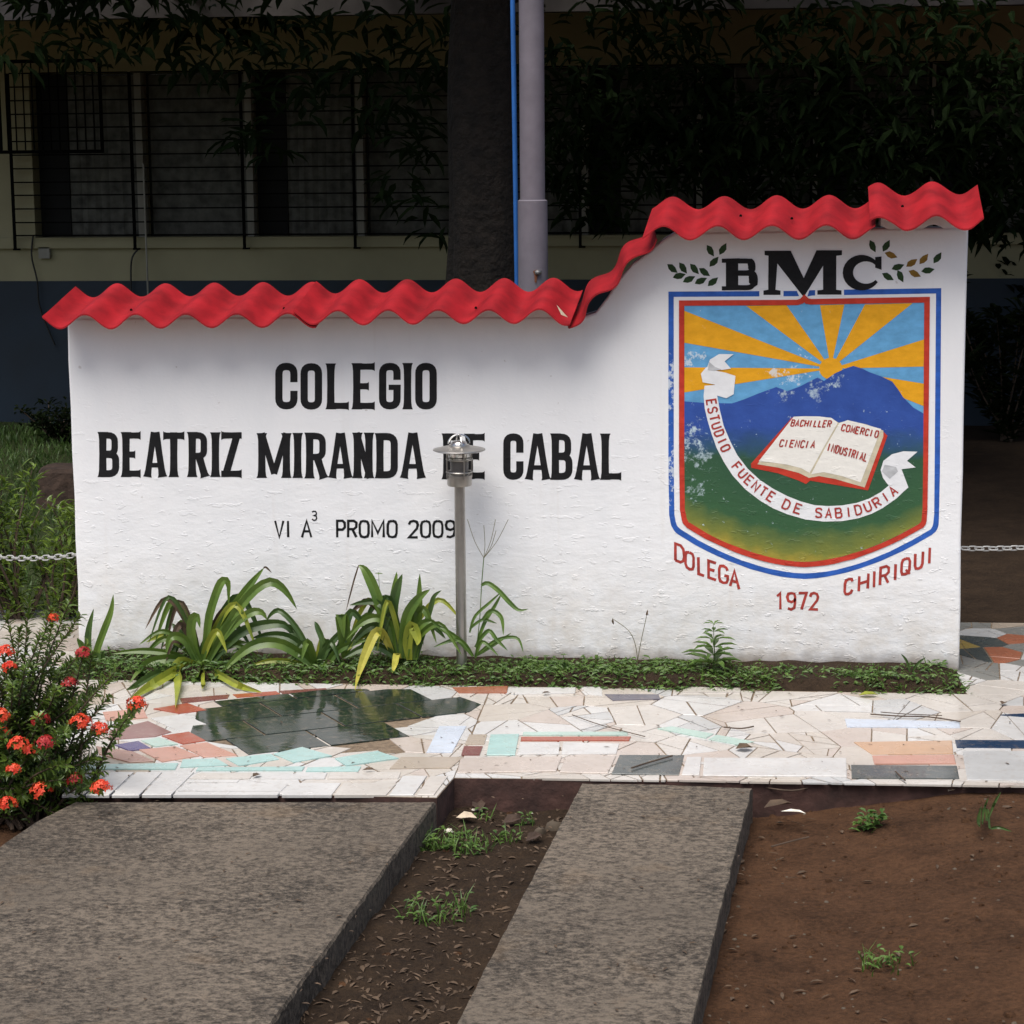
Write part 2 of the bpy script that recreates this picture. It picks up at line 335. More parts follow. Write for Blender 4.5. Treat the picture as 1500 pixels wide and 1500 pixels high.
class MB:
    def __init__(s): s.v = []; s.f = []
    def add(s, v, f):
        b = len(s.v); s.v += [Vector(q) for q in v]; s.f += [tuple(i + b for i in q) for q in f]; return s
    def tube(s, pts, rad, n=8, cap=True):
        pts = [Vector(p) for p in pts]; b = len(s.v); k = len(pts)
        rads = rad if isinstance(rad, (list, tuple)) else [rad] * k
        ref = None
        for i, p in enumerate(pts):
            t = (pts[min(i + 1, k - 1)] - pts[max(i - 1, 0)]).normalized()
            if ref is None: ref = t.orthogonal().normalized()
            ref = (ref - t * ref.dot(t)).normalized(); bi = t.cross(ref)
            for j in range(n):
                a = 2 * math.pi * j / n
                s.v.append(p + (ref * math.cos(a) + bi * math.sin(a)) * rads[i])
        for i in range(k - 1):
            for j in range(n):
                s.f.append((b + i * n + j, b + i * n + (j + 1) % n, b + (i + 1) * n + (j + 1) % n, b + (i + 1) * n + j))
        if cap:
            s.f.append(tuple(b + j for j in reversed(range(n)))); s.f.append(tuple(b + (k - 1) * n + j for j in range(n)))
        return s
    def lathe(s, c, prof, n=24, cap=True):
        b = len(s.v); c = Vector(c)
        for r, z in prof:
            for j in range(n):
                a = 2 * math.pi * j / n; s.v.append(c + Vector((r * math.cos(a), r * math.sin(a), z)))
        for i in range(len(prof) - 1):
            for j in range(n):
                s.f.append((b + i * n + j, b + i * n + (j + 1) % n, b + (i + 1) * n + (j + 1) % n, b + (i + 1) * n + j))
        if cap:
            s.f.append(tuple(b + j for j in reversed(range(n)))); s.f.append(tuple(b + (len(prof) - 1) * n + j for j in range(n)))
        return s
    def torus(s, c, R0, r, n=28, m=6, axis='z'):
        b = len(s.v); c = Vector(c)
        for i in range(n):
            a = 2 * math.pi * i / n
            for j in range(m):
                q = 2 * math.pi * j / m; rr = R0 + r * math.cos(q)
                s.v.append(c + Vector((rr * math.cos(a), rr * math.sin(a), r * math.sin(q))))
        for i in range(n):
            for j in range(m):
                s.f.append((b + i * m + j, b + ((i + 1) % n) * m + j, b + ((i + 1) % n) * m + (j + 1) % m, b + i * m + (j + 1) % m))
        return s
    def leaf(s, p, d, nrm, L, W, droop=0.25, fold=0.25):
        """a pointed leaf of 2 x 2 quads folded on its midrib"""
        d = Vector(d).normalized(); n = Vector(nrm); n = (n - d * n.dot(d))
        n = n.normalized() if n.length > 1e-5 else d.orthogonal().normalized()
        sd_ = d.cross(n); b = len(s.v); p = Vector(p)
        s.v += [p, p + d * L * .38 + sd_ * W * .5 + n * W * fold, p + d * L * .42, p + d * L * .38 - sd_ * W * .5 + n * W * fold,
                p + d * L * .75 + sd_ * W * .34 + n * (W * fold - L * droop * .35), p + d * L * .76 - n * L * droop * .4, p + d * L * .75 - sd_ * W * .34 + n * (W * fold - L * droop * .35), p + d * L - n * L * droop]
        s.f += [(b, b + 1, b + 2), (b, b + 2, b + 3), (b + 1, b + 4, b + 5, b + 2), (b + 2, b + 5, b + 6, b + 3), (b + 4, b + 7, b + 5), (b + 5, b + 7, b + 6)]
        return s
    def blade(s, p, d, L, W, bend):
        b = len(s.v); p = Vector(p); d = Vector(d).normalized(); sd_ = d.cross(Vector((bend[0], bend[1], 0.01))).normalized() * W * .5; bd = Vector((bend[0], bend[1], -0.3)) * L
        m_ = p + d * L * .55 + bd * .15
        s.v += [p - sd_, p + sd_, m_ - sd_ * .8, m_ + sd_ * .8, p + d * L + bd * .5]
        s.f += [(b, b + 1, b + 3, b + 2), (b + 2, b + 3, b + 4)]
        return s
def smoothpath(pts, n):
    """Catmull-Rom through pts, n samples"""
    P = [Vector(p) for p in pts]; out = []; k = len(P) - 1
    for i in range(n + 1):
        t = i / n * k; j = min(int(t), k - 1); u = t - j
        a, b, c, d = P[max(j - 1, 0)], P[j], P[j + 1], P[min(j + 2, k)]
        out.append(0.5 * ((2 * b) + (c - a) * u + (2 * a - 5 * b + 4 * c - d) * u * u + (3 * b - a - 3 * c + d) * u ** 3))
    return out

# ------------------------------------------------------------------ 2-D lettering helpers (photo pixels on the wall plane)
def offset_strip(pts, widths, closed=False):
    k = len(pts); L = []; Rr = []
    for i in range(k):
        p = Vector(pts[i])
        a = Vector(pts[i - 1]) if (i > 0 or closed) else None
        c = Vector(pts[(i + 1) % k]) if (i < k - 1 or closed) else None
        d1 = (p - a).normalized() if a is not None else None
        d2 = (c - p).normalized() if c is not None else None
        if d1 is None: d1 = d2
        if d2 is None: d2 = d1
        n1 = Vector((-d1.y, d1.x)); n2 = Vector((-d2.y, d2.x)); n = n1 + n2
        n = n1 if n.length < 1e-4 else n.normalized()
        m_ = min(1 / max(n.dot(n1), 0.45), 2.0) * widths[i] / 2
        L.append(p + n * m_); Rr.append(p - n * m_)
    return L, Rr
class Flat:
    """thin painted shapes on a plane Y = const; every stroke sits a hair in front of the last one"""
    def __init__(s, depth, step=0.00035): s.v = []; s.f = []; s.y = -(.0008 + (depth - .003) * .45); s.step = step * .25
    def poly(s, pts):
        b = len(s.v); s.v += [onY(p[0], p[1], s.y) for p in pts]; s.f.append(tuple(range(b, b + len(pts)))); s.y -= s.step
    def strip(s, pts, w, closed=False):
        ws = w if isinstance(w, (list, tuple)) else [w] * len(pts)
        L, Rr = offset_strip(pts, ws, closed); b = len(s.v); k = len(pts)
        for a, c in zip(L, Rr): s.v += [onY(a[0], a[1], s.y), onY(c[0], c[1], s.y)]
        for i in range(k if closed else k - 1):
            j = (i + 1) % k; s.f.append((b + 2 * i, b + 2 * i + 1, b + 2 * j + 1, b + 2 * j))
        s.y -= s.step
    def band(s, A, B):
        b = len(s.v)
        for a, c in zip(A, B): s.v += [onY(a[0], a[1], s.y), onY(c[0], c[1], s.y)]
        for i in range(len(A) - 1): s.f.append((b + 2 * i, b + 2 * i + 1, b + 2 * i + 3, b + 2 * i + 2))
        s.y -= s.step
    def put(s, name, parent, mat, label=None): return part(name, parent, s.v, s.f, mat, False, label)
def rnd(pts, r, closed=False, n=5):
    """round the corners of a 2-D polyline"""
    k = len(pts); out = []
    for i in range(k):
        p = Vector(pts[i])
        if not closed and i in (0, k - 1): out.append(p); continue
        a, c = Vector(pts[i - 1]), Vector(pts[(i + 1) % k])
        rr = min(r, (p - a).length * .49, (c - p).length * .49)
        p0 = p + (a - p).normalized() * rr; p1 = p + (c - p).normalized() * rr
        for j in range(n + 1):
            t = j / n; out.append(p0 * (1 - t) ** 2 + p * 2 * t * (1 - t) + p1 * t * t)
    return out
THIN = {
 'A': [[(0, 0), (.5, 1), (1, 0)], [(.19, .36), (.81, .36)]],
 'B': [[(0, 0), (0, 1), (.7, 1), (.94, .88), (.94, .66), (.7, .53), (0, .53)], [(.7, .53), (1, .40), (1, .14), (.74, 0), (0, 0)]],
 'C': [[(1, .76), (.86, .95), (.5, 1), (.14, .95), (0, .76), (0, .24), (.14, .05), (.5, 0), (.86, .05), (1, .24)]],
 'D': [[(0, 0), (0, 1), (.6, 1), (.93, .85), (1, .6), (1, .4), (.93, .15), (.6, 0), (0, 0)]],
 'E': [[(1, 1), (0, 1), (0, 0), (1, 0)], [(0, .52), (.8, .52)]],
 'F': [[(1, 1), (0, 1), (0, 0)], [(0, .52), (.8, .52)]],
 'G': [[(1, .78), (.86, .95), (.5, 1), (.14, .95), (0, .76), (0, .24), (.14, .05), (.5, 0), (.86, .05), (1, .22), (1, .45), (.6, .45)]],
 'H': [[(0, 0), (0, 1)], [(1, 0), (1, 1)], [(0, .5), (1, .5)]],
 'I': [[(.5, 0), (.5, 1)]],
 'L': [[(0, 1), (0, 0), (1, 0)]],
 'M': [[(0, 0), (0, 1), (.5, .25), (1, 1), (1, 0)]],
 'N': [[(0, 0), (0, 1), (1, 0), (1, 1)]],
 'O': [[(.5, 1), (.14, .95), (0, .76), (0, .24), (.14, .05), (.5, 0), (.86, .05), (1, .24), (1, .76), (.86, .95), (.5, 1)]],
 'P': [[(0, 0), (0, 1), (.7, 1), (1, .88), (1, .6), (.7, .47), (0, .47)]],
 'R': [[(0, 0), (0, 1), (.7, 1), (1, .88), (1, .62), (.7, .5), (0, .5)], [(.5, .5), (1, 0)]],
 'S': [[(1, .8), (.84, .95), (.5, 1), (.14, .94), (0, .77), (.12, .6), (.5, .52), (.88, .42), (1, .24), (.86, .06), (.5, 0), (.14, .05), (0, .2)]],
 'T': [[(0, 1), (1, 1)], [(.5, 1), (.5, 0)]],
 'U': [[(0, 1), (0, .25), (.14, .05), (.5, 0), (.86, .05), (1, .25), (1, 1)]],
 'V': [[(0, 1), (.5, 0), (1, 1)]],
 '0': [[(.5, 1), (.12, .93), (0, .74), (0, .26), (.12, .07), (.5, 0), (.88, .07), (1, .26), (1, .74), (.88, .93), (.5, 1)]],
 '1': [[(.15, .8), (.55, 1), (.55, 0)]],
 '2': [[(0, .78), (.14, .95), (.5, 1), (.88, .94), (1, .76), (.9, .55), (0, 0), (1, 0)]],
 '3': [[(0, .9), (.3, 1), (.75, .98), (.95, .8), (.85, .6), (.4, .53), (.9, .45), (1, .2), (.75, .02), (.3, 0), (0, .12)]],
 '7': [[(0, 1), (1, 1), (.35, 0)]],
 '9': [[(.08, .06), (.5, 0), (.88, .1), (1, .4), (1, .76), (.86, .95), (.5, 1), (.14, .95), (0, .76), (.12, .52), (.5, .45), (.88, .52), (1, .66)]],
}
THIN['Q'] = THIN['O'] + [[(.55, .28), (1.05, -.06)]]
def thin_glyph(fl, ch, org, ux, uy, w):
    """org = lower left in px, ux / uy = letter width and height vectors in px"""
    o, ux, uy = Vector(org), Vector(ux), Vector(uy)
    j = lambda: Vector((R.uniform(-.2, .2), R.uniform(-.2, .2)))
    for st in THIN[ch]:
        pts = [o + ux * a + uy * b + j() for a, b in st]
        fl.strip(pts, [w * R.uniform(.9, 1.1) for _ in pts])
def big_glyph(fl, ch, x0, x1, yt, yb, t):
    """condensed sign-painter capitals with flared stroke ends"""
    h = t / 2; X = lambda a: x0 + h + a * (x1 - x0 - t); Y = lambda b: yb - h * .92 - b * (yb - yt - t * .92)
    def flare(p, q, e0=True, e1=True, tt=t):
        p, q = Vector(p), Vector(q); L = (q - p).length; d = (q - p) / L; pts = []; ws = []
        for u, k in ((0, 1.42 if e0 else 1), (.05, 1.16 if e0 else 1), (.16, 1.0), (.5, .94), (.84, 1.0), (.95, 1.16 if e1 else 1), (1, 1.42 if e1 else 1)):
            pts.append(p + d * L * u); ws.append(tt * k)
        fl.strip(pts, ws)
    top, bot = yt, yb
    V = lambda a, e0=True, e1=True: flare((X(a), top), (X(a), bot), e0, e1)
    ta = t * .86
    arm = lambda a0, b, a1, end=True: flare((X(a0), Y(b)), (x1 if a1 == 1 else X(a1), Y(b)), False, end, ta)
    rr = t * 1.0
    if ch in 'CGO':
        if ch == 'O': fl.strip(rnd([(X(0), Y(1)), (X(0), Y(0)), (X(1), Y(0)), (X(1), Y(1))], rr, True), t * .97, True)
        if ch == 'C': fl.strip(rnd([(X(1), Y(.60)), (X(1), Y(1)), (X(0), Y(1)), (X(0), Y(0)), (X(1), Y(0)), (X(1), Y(.38))], rr), t * .97)
        if ch == 'G':
            fl.strip(rnd([(X(1), Y(.66)), (X(1), Y(1)), (X(0), Y(1)), (X(0), Y(0)), (X(1), Y(0)), (X(1), Y(.50))], rr), t * .97)
            fl.strip([(X(1) + h, Y(.47)), (X(.42), Y(.47))], t * .7)
    elif ch == 'I': V(0.5)
    elif ch == 'L': V(0); arm(0, 0, 1)
    elif ch == 'E': V(0); arm(0, 1, 1); arm(0, .5, .85); arm(0, 0, 1)
    elif ch == 'T': V(.5, False); flare((x0, Y(1)), (x1, Y(1)), True, True, ta)
    elif ch == 'D':
        V(0); fl.strip(rnd([(X(-.1), Y(1)), (X(1), Y(1)), (X(1), Y(0)), (X(-.1), Y(0))], rr * 1.3), t * .95)
    elif ch == 'B':
        V(0); fl.strip(rnd([(X(-.1), Y(1)), (X(.92), Y(1)), (X(.92), Y(.52)), (X(0), Y(.52))], rr), ta)
        fl.strip(rnd([(X(0), Y(.50)), (X(1), Y(.50)), (X(1), Y(0)), (X(-.1), Y(0))], rr), t * .93)
    elif ch == 'R':
        V(0); fl.strip(rnd([(X(-.1), Y(1)), (X(.95), Y(1)), (X(.95), Y(.46)), (X(0), Y(.46))], rr), ta)
        flare((X(.55), Y(.46)), (X(1) + 1, bot), False, True)
    elif ch == 'A':
        flare((X(.42), top), (X(-.03), bot), False, True, t * .82); flare((X(.58), top), (X(1.03), bot), False, True, t * .9)
        fl.strip([(X(.18), Y(.22)), (X(.82), Y(.22))], t * .62)
    elif ch == 'Z':
        flare((x0, Y(1)), (x1, Y(1)), True, False, ta); flare((x0, Y(0)), (x1, Y(0)), False, True, ta)
        fl.strip([(X(.92), Y(1)), (X(.08), Y(0))], t * .95)
    elif ch == 'N': V(0); V(1); fl.strip([(X(0) - 1, top), (X(1) + 1, bot)], t * .8)
    elif ch == 'M': V(0); V(1); fl.strip([(X(0), top), (X(.5), Y(.02)), ], t * .8); fl.strip([(X(1), top), (X(.5), Y(.02))], t * .8)

# ------------------------------------------------------------------ the setting: ground
def grid(x0, x1, y0, y1, nx, ny, zf):
    v = [(x0 + (x1 - x0) * i / nx, y0 + (y1 - y0) * j / ny, 0) for j in range(ny + 1) for i in range(nx + 1)]
    v = [(a, b, zf(a, b)) for a, b, _ in v]
    f = [(j * (nx + 1) + i, j * (nx + 1) + i + 1, (j + 1) * (nx + 1) + i + 1, (j + 1) * (nx + 1) + i) for j in range(ny) for i in range(nx)]
    return v, f
WL, WR = onY(118, 985).x, onY(1405, 985).x               # wall ends
BEDY = onZ(760, 1006).y                                   # front edge of the planting bed
FRL = onZ(400, 1167).y; FRR = onZ(950, 1140).y; JX = onZ(653, 1150).x
BACKY = onZ(60, 893).y
BY = onZ(50, 613, 0).y                                    # building face
G0 = lambda pts: [tuple(onZ(x, y, -.1).xy) for x, y in pts]
struct('ground', [(-400, -300, -.30), (400, -300, -.30), (400, 700, -.30), (-400, 700, -.30)], [(0, 1, 2, 3)], 'soil')
def soil_z(x, y):
    n = noise.fractal(Vector((x * 2.2, y * 2.2, 3.1)), 1.0, 2.0, 5)
    right = min(1, max(0, (x - .3) / .7))
    return -.125 + right * .088 + n * .018 + noise.noise(Vector((x * 14, y * 14, 0))) * .006
v, f = grid(-4.6, 4.6, -8.6, FRR + .35, 200, 160, soil_z)
struct('soil', v, f, 'soil', True)
PK = G0([(640, 1172), (668, 1142), (850, 1146), (800, 1250), (640, 1580), (340, 1580), (585, 1250)])
_a, _b = onZ(850, 1143), onZ(662, 1505); SLX = (_b.x - _a.x) / (_a.y - _b.y)
v, f = grid(min(p[0] for p in PK), max(p[0] for p in PK), min(p[1] for p in PK), FRR + .03, 90, 140, lambda x, y: soil_z(x, y) + .004 - .05 * max(0, min(1, (x - (onZ(850, 1143).x + (onZ(850, 1143).y - y) * SLX)) / .12 - .4)) + .012 * abs(noise.noise(Vector((x * 11, y * 11, 4)))))
struct('humus', v, f, 'darksoil', True)
v, f = grid(-9, -1.0, BACKY - .05, BY + .3, 60, 60, lambda x, y: -.03 + noise.noise(Vector((x * .8, y * .8, 0))) * .03)
struct('lawn', v, f, 'lawnsoil', True)
v, f = grid(-.99, 9, BACKY - .05, BY + .3, 60, 60, lambda x, y: -.03 + noise.noise(Vector((x * .8, y * .8, 0))) * .03)
struct('bare_earth', v, f, 'darksoil', True)

# mosaic path: a grouted base with a tile for every broken piece
PXL, PXR = -4.3, 3.3
fl_y = lambda x: FRL if x < JX else FRR
pv, pf = [], []
def prism(poly, z0, z1):
    k = len(poly); v = [(p[0], p[1], z0) for p in poly] + [(p[0], p[1], z1) for p in poly]
    return v, [tuple(reversed(range(k))), tuple(range(k, 2 * k))] + [(i, (i + 1) % k, k + (i + 1) % k, k + i) for i in range(k)]
e0, e1 = onZ(640, 1168), onZ(665, 1139)
outline = [(PXL, e0.y + .02), (e0.x, e0.y), (e1.x, e1.y), (onZ(1490, 1147).x, onZ(1490, 1147).y), (PXR, onZ(1490, 1147).y - .01), (PXR, BACKY), (PXL, BACKY)]
v, f = prism(outline, -.25, -.0030)
path = part('path', None, v, f, None, False, None, ['grout', 'pathside'], [1, 0] + [1] * len(outline)); path['kind'] = 'structure'
def clip(poly, a, b, c):
    """keep a*x + b*y <= c"""
    out = []; k = len(poly)
    for i in range(k):
        p, q = poly[i], poly[(i + 1) % k]; sp, sq = a * p[0] + b * p[1] - c, a * q[0] + b * q[1] - c
        if sp <= 0: out.append(p)
        if sp * sq < 0:
            t = sp / (sp - sq); out.append((p[0] + (q[0] - p[0]) * t, p[1] + (q[1] - p[1]) * t))
    return out
def area(p): return .5 * sum(p[i][0] * p[(i + 1) % len(p)][1] - p[(i + 1) % len(p)][0] * p[i][1] for i in range(len(p)))
def inset(poly, d):
    if area(poly) < 0: poly = poly[::-1]
    out = poly
    k = len(poly)
    for i in range(k):
        p, q = poly[i], poly[(i + 1) % k]; dx, dy = q[0] - p[0], q[1] - p[1]; L = math.hypot(dx, dy)
        if L < 1e-6: continue
        n = (dy / L, -dx / L); out = clip(out, n[0], n[1], n[0] * p[0] + n[1] * p[1] - d)
        if len(out) < 3: return []
    o2 = []
    for p in out:
        if not o2 or math.hypot(p[0] - o2[-1][0], p[1] - o2[-1][1]) > .003: o2.append(p)
    return o2
def inside(p, poly):
    r = False; k = len(poly)
    for i in range(k):
        a, b = poly[i], poly[(i + 1) % k]
        if (a[1] > p[1]) != (b[1] > p[1]) and p[0] < (b[0] - a[0]) * (p[1] - a[1]) / (b[1] - a[1]) + a[0]: r = not r
    return r
TILES = []
def tile(poly, mat, z=0.0):
    if len(poly) < 3 or abs(area(poly)) < .0004: return
    if area(poly) < 0: poly = poly[::-1]
    zz = z + R.uniform(-.0008, .0008); tx, ty = R.uniform(-.004, .004), R.uniform(-.004, .004)
    cx, cy = sum(p[0] for p in poly) / len(poly), sum(p[1] for p in poly) / len(poly)
    k = len(poly); top = [(p[0] + (cx - p[0]) * .012, p[1] + (cy - p[1]) * .012, zz + (p[0] - cx) * tx + (p[1] - cy) * ty) for p in poly]
    v = [(p[0], p[1], -.0075) for p in poly] + [(p[0], p[1], q[2] - .0015) for p, q in zip(poly, top)] + top
    f = [tuple(range(2 * k, 3 * k))] + [(i + s, (i + 1) % k + s, k + (i + 1) % k + s, k + i + s) for s in (0, k) for i in range(k)]
    TILES.append((abs(area(poly)) * (.35 if cy > 0 else 1) * (.2 if abs(cx + .55) > 2.9 else 1), v, f, mat))
G = lambda pts: [tuple(onZ(x, y).xy) for x, y in pts]
HAND = []
def hand(mat, *pts): HAND.append((G(pts), 't_' + mat))
# white strip along the front, left
hand('white', (90, 1166), (128, 1132), (160, 1132), (122, 1166)); hand('white', (125, 1166), (163, 1132), (197, 1132), (160, 1166)); hand('white', (163, 1166), (200, 1132), (238, 1132), (204, 1166)); hand('white', (207, 1166), (241, 1132), (285, 1132), (251, 1166))
hand('cream2', (288, 1133), (374, 1133), (366, 1142), (278, 1142)); hand('white', (378, 1133), (480, 1133), (476, 1142), (370, 1142)); hand('cream2', (483, 1132), (588, 1132), (584, 1142), (479, 1142))
hand('white', (275, 1143), (352, 1143), (348, 1147), (272, 1147)); hand('white', (270, 1149), (424, 1148), (412, 1160), (260, 1160)); hand('white', (257, 1161), (411, 1161), (407, 1166), (253, 1166))
hand('white', (428, 1148), (500, 1148), (486, 1166), (412, 1166)); hand('cream2', (503, 1148), (582, 1148), (566, 1166), (489, 1166)); hand('white', (590, 1138), (626, 1138), (606, 1166), (569, 1166)); hand('cream2', (630, 1138), (657, 1138), (636, 1166), (610, 1166))
# coloured tiles left of and below the green field
hand('aqua', (330, 1112), (397, 1105), (410, 1113), (350, 1123)); hand('aqua', (400, 1105), (443, 1095), (487, 1108), (430, 1118)); hand('aqua', (490, 1112), (553, 1101), (585, 1112), (507, 1123))
hand('aqua', (267, 1113), (318, 1112), (335, 1122), (263, 1125)); hand('aqua', (120, 1121), (262, 1119), (257, 1128), (116, 1128)); hand('aqua', (290, 1125), (447, 1124), (443, 1130), (286, 1130)); hand('aqua', (450, 1125), (530, 1123), (525, 1131), (447, 1131))
hand('brownpink', (140, 1094), (196, 1102), (226, 1116), (190, 1118), (145, 1106)); hand('pink', (203, 1099), (257, 1094), (293, 1108), (237, 1117)); hand('pink', (263, 1093), (303, 1088), (348, 1107), (298, 1110))
hand('purple', (167, 1092), (203, 1086), (222, 1097), (190, 1101)); hand('mint', (206, 1086), (233, 1081), (262, 1091), (227, 1095)); hand('mauve', (160, 1071), (217, 1057), (252, 1073), (228, 1080), (158, 1085)); hand('red', (236, 1079), (277, 1073), (302, 1086), (268, 1091))
hand('white', (220, 1053), (267, 1047), (316, 1067), (263, 1073)); hand('red', (213, 1041), (275, 1031), (318, 1046), (292, 1051), (263, 1046), (222, 1051)); hand('pink', (150, 1044), (210, 1038), (217, 1052), (155, 1057))
hand('maroon', (263, 1024), (337, 1018), (334, 1024), (266, 1031)); hand('red', (340, 1018), (405, 1013), (412, 1018), (347, 1023)); hand('maroon', (409, 1013), (478, 1009), (480, 1011), (414, 1018)); hand('white', (100, 1056), (150, 1058), (140, 1092), (96, 1090)); hand('pinkish', (60, 1094), (136, 1095), (130, 1118), (50, 1118))
# right of the green field
hand('terracotta', (662, 1008), (745, 1006), (743, 1016), (672, 1016)); hand('white', (749, 1008), (844, 1008), (843, 1016), (748, 1018)); hand('white', (848, 1007), (882, 1007), (883, 1021), (862, 1018)); hand('purplegrey', (885, 1018), (965, 1018), (968, 1025), (897, 1027))
hand('bluew', (643, 1064), (684, 1064), (663, 1103), (624, 1103)); hand('beige', (687, 1077), (714, 1077), (710, 1091), (680, 1092)); hand('maroon', (679, 1094), (708, 1094), (703, 1107), (675, 1107)); hand('aqua', (718, 1077), (761, 1076), (755, 1107), (712, 1107))
hand('mint', (766, 1073), (920, 1073), (920, 1078), (765, 1078)); hand('red', (763, 1080), (925, 1080), (922, 1086), (762, 1086)); hand('white', (761, 1088), (821, 1088), (819, 1105), (757, 1106)); hand('white', (824, 1088), (908, 1090), (903, 1105), (822, 1106))
hand('slate', (907, 1107), (1003, 1107), (995, 1136), (895, 1135)); hand('white', (1006, 1110), (1028, 1110), (1025, 1136), (998, 1136)); hand('mint', (962, 1068), (984, 1065), (1046, 1076), (1034, 1083)); hand('mint', (1049, 1077), (1106, 1087), (1082, 1092), (1037, 1084))
hand('pinkish', (674, 1111), (824, 1109), (815, 1131), (669, 1133)); hand('beige', (587, 1110), (680, 1110), (660, 1126), (570, 1127)); hand('pinkish', (828, 1109), (903, 1108), (891, 1134), (819, 1132))
hand('orange', (1250, 1088), (1395, 1086), (1397, 1105), (1277, 1106)); hand('pink', (1277, 1108), (1398, 1107), (1401, 1120), (1280, 1120)); hand('slate', (1246, 1122), (1402, 1123), (1406, 1142), (1247, 1141)); hand('navyt', (1398, 1085), (1530, 1086), (1530, 1097), (1401, 1096)); hand('navyt', (1463, 1048), (1530, 1045), (1530, 1053))
hand('bluew', (1237, 1054), (1406, 1058), (1407, 1067), (1240, 1066)); hand('cream2', (1000, 1007), (1086, 1007), (1085, 1015), (1000, 1015)); hand('white', (1031, 1111), (1240, 1112), (1241, 1139), (1029, 1137)); hand('greyw', (1409, 1101), (1530, 1101), (1530, 1145), (1416, 1143))
# the dark green field: oblong tiles set askew
GF = G([(293, 1030), (413, 1017), (487, 1010), (640, 1010), (703, 1032), (665, 1044), (628, 1058), (633, 1067), (575, 1080), (610, 1092), (585, 1107), (517, 1107), (443, 1093), (350, 1106), (303, 1087), (280, 1074), (317, 1067), (292, 1052), (320, 1047)])
A = Vector((math.cos(math.radians(27)), math.sin(math.radians(27)))); B = Vector((math.cos(math.radians(-56)), math.sin(math.radians(-56))))
g0 = Vector(G([(430, 1060)])[0]); LA, LB = .33, .25
def bboxclip(poly, hull):
    for i in range(len(hull)):
        p, q = hull[i], hull[(i + 1) % len(hull)]; n = (q[1] - p[1], -(q[0] - p[0])); poly = clip(poly, n[0], n[1], n[0] * p[0] + n[1] * p[1])
    return poly
HULL = G([(293, 1030), (487, 1010), (643, 1010), (705, 1032), (590, 1109), (350, 1108), (278, 1075)])
if area(HULL) < 0: HULL = HULL[::-1]
for i in range(-6, 7):
    for j in range(-6, 7):
        c = g0 + A * (LA * (i + .5 * (j % 2))) + B * (LB * j)
        q = [tuple(c + A * (LA * a - .003 * a * 2) + B * (LB * b - .003 * b * 2)) for a, b in ((-.5, -.5), (.5, -.5), (.5, .5), (-.5, .5))]
        if inside(tuple(c), GF): HAND.append((bboxclip(q, HULL), 't_green'))
        elif sum(inside(p, GF) for p in q) >= 2:
            q2 = bboxclip(q, HULL)
            if len(q2) > 2: HAND.append((q2, 't_green'))
for p, m_ in HAND:
    if p: tile(inset(p, .0015), m_, .004 if m_ != 't_green' else .0028)
# irregular broken cream pieces everywhere else
sites = []
tries = 0
while len(sites) < 330 and tries < 60000:
    tries += 1
    p = (R.uniform(PXL, PXR), R.uniform(FRL - .05, BACKY + .02)); r = R.choice((.14, .19, .25, .32)) if p[1] < 0 or p[0] < 0 else R.choice((.09, .13))
    if BEDY + .1 < p[1] and WL + .1 < p[0] < WR - .1: continue
    if all(math.hypot((p[0] - s[0]), (p[1] - s[1])) > min(r, s[2]) for s in sites): sites.append((*p, r))
x1490 = onZ(1490, 1147).y
REG = [[(PXL, FRL + .01), (e0.x - .0, e0.y + .004), (e1.x, e1.y), (e1.x, BEDY), (PXL, BEDY)], [(e1.x, e1.y + .004), (PXR, x1490 + .004), (PXR, BEDY), (e1.x, BEDY)],
       [(PXL, BEDY), (WL + .06, BEDY), (WL + .06, BACKY - .01), (PXL, BACKY - .01)], [(WR - .02, BEDY), (PXR, BEDY), (PXR, BACKY - .01), (WR - .02, BACKY - .01)]]
for s in sites:
    cell = [(s[0] - .6, s[1] - .6), (s[0] + .6, s[1] - .6), (s[0] + .6, s[1] + .6), (s[0] - .6, s[1] + .6)]
    for o in sites:
        if o is s or abs(o[0] - s[0]) > 1.2 or abs(o[1] - s[1]) > 1.2: continue
        a, b = o[0] - s[0], o[1] - s[1]; cell = clip(cell, a, b, a * (s[0] + o[0]) / 2 + b * (s[1] + o[1]) / 2)
        if len(cell) < 3: break
    if len(cell) < 3: continue
    col = R.choices(('cream', 'cream2', 'white', 'pinkish', 'greyw', 'beige'), (6, 6, 5, 3, 2, .8))[0]
    for ri, rg in enumerate(REG):
        q = bboxclip(cell, rg) if len(cell) > 2 else []
        if len(q) < 3: continue
        if ri == 3 and s[1] > 0.0: col = R.choices(('grey', 'terracotta', 'yellow', 'slate', 'beige', 'greyw', 'pinkish', 'maroon'), (6, 1.2, 1, 3, 3, 2, 1, 1.2))[0]
        todo = [(q, R.choice((1, 1, 2, 2, 3, 4)))]
        while todo:
            q, lv = todo.pop()
            if lv > 0 and abs(area(q)) > .006:
                cx, cy = sum(p[0] for p in q) / len(q), sum(p[1] for p in q) / len(q); an = R.uniform(0, math.pi); nx, ny = math.cos(an), math.sin(an); c = nx * cx + ny * cy + R.uniform(-.03, .03)
                h1, h2 = clip(q, nx, ny, c), clip(q, -nx, -ny, -c)
                if len(h1) > 2 and len(h2) > 2: todo += [(h1, lv - 1), (h2, lv - R.choice((1, 1, 3)))]; continue
            q = inset(q, R.choice((.0016, .0022, .003, .0042)))
            if len(q) < 3: continue
            if any(all(inside(p, h[0]) for p in q) for h in HAND if h[0]): continue
            if all(inside(p, GF) for p in q): continue
            tile(q, 't_' + (col if R.random() < .8 or ri == 3 else R.choice(('cream2', 'white', 'pinkish'))), 0.0)
TILES.sort(key=lambda t: -t[0])
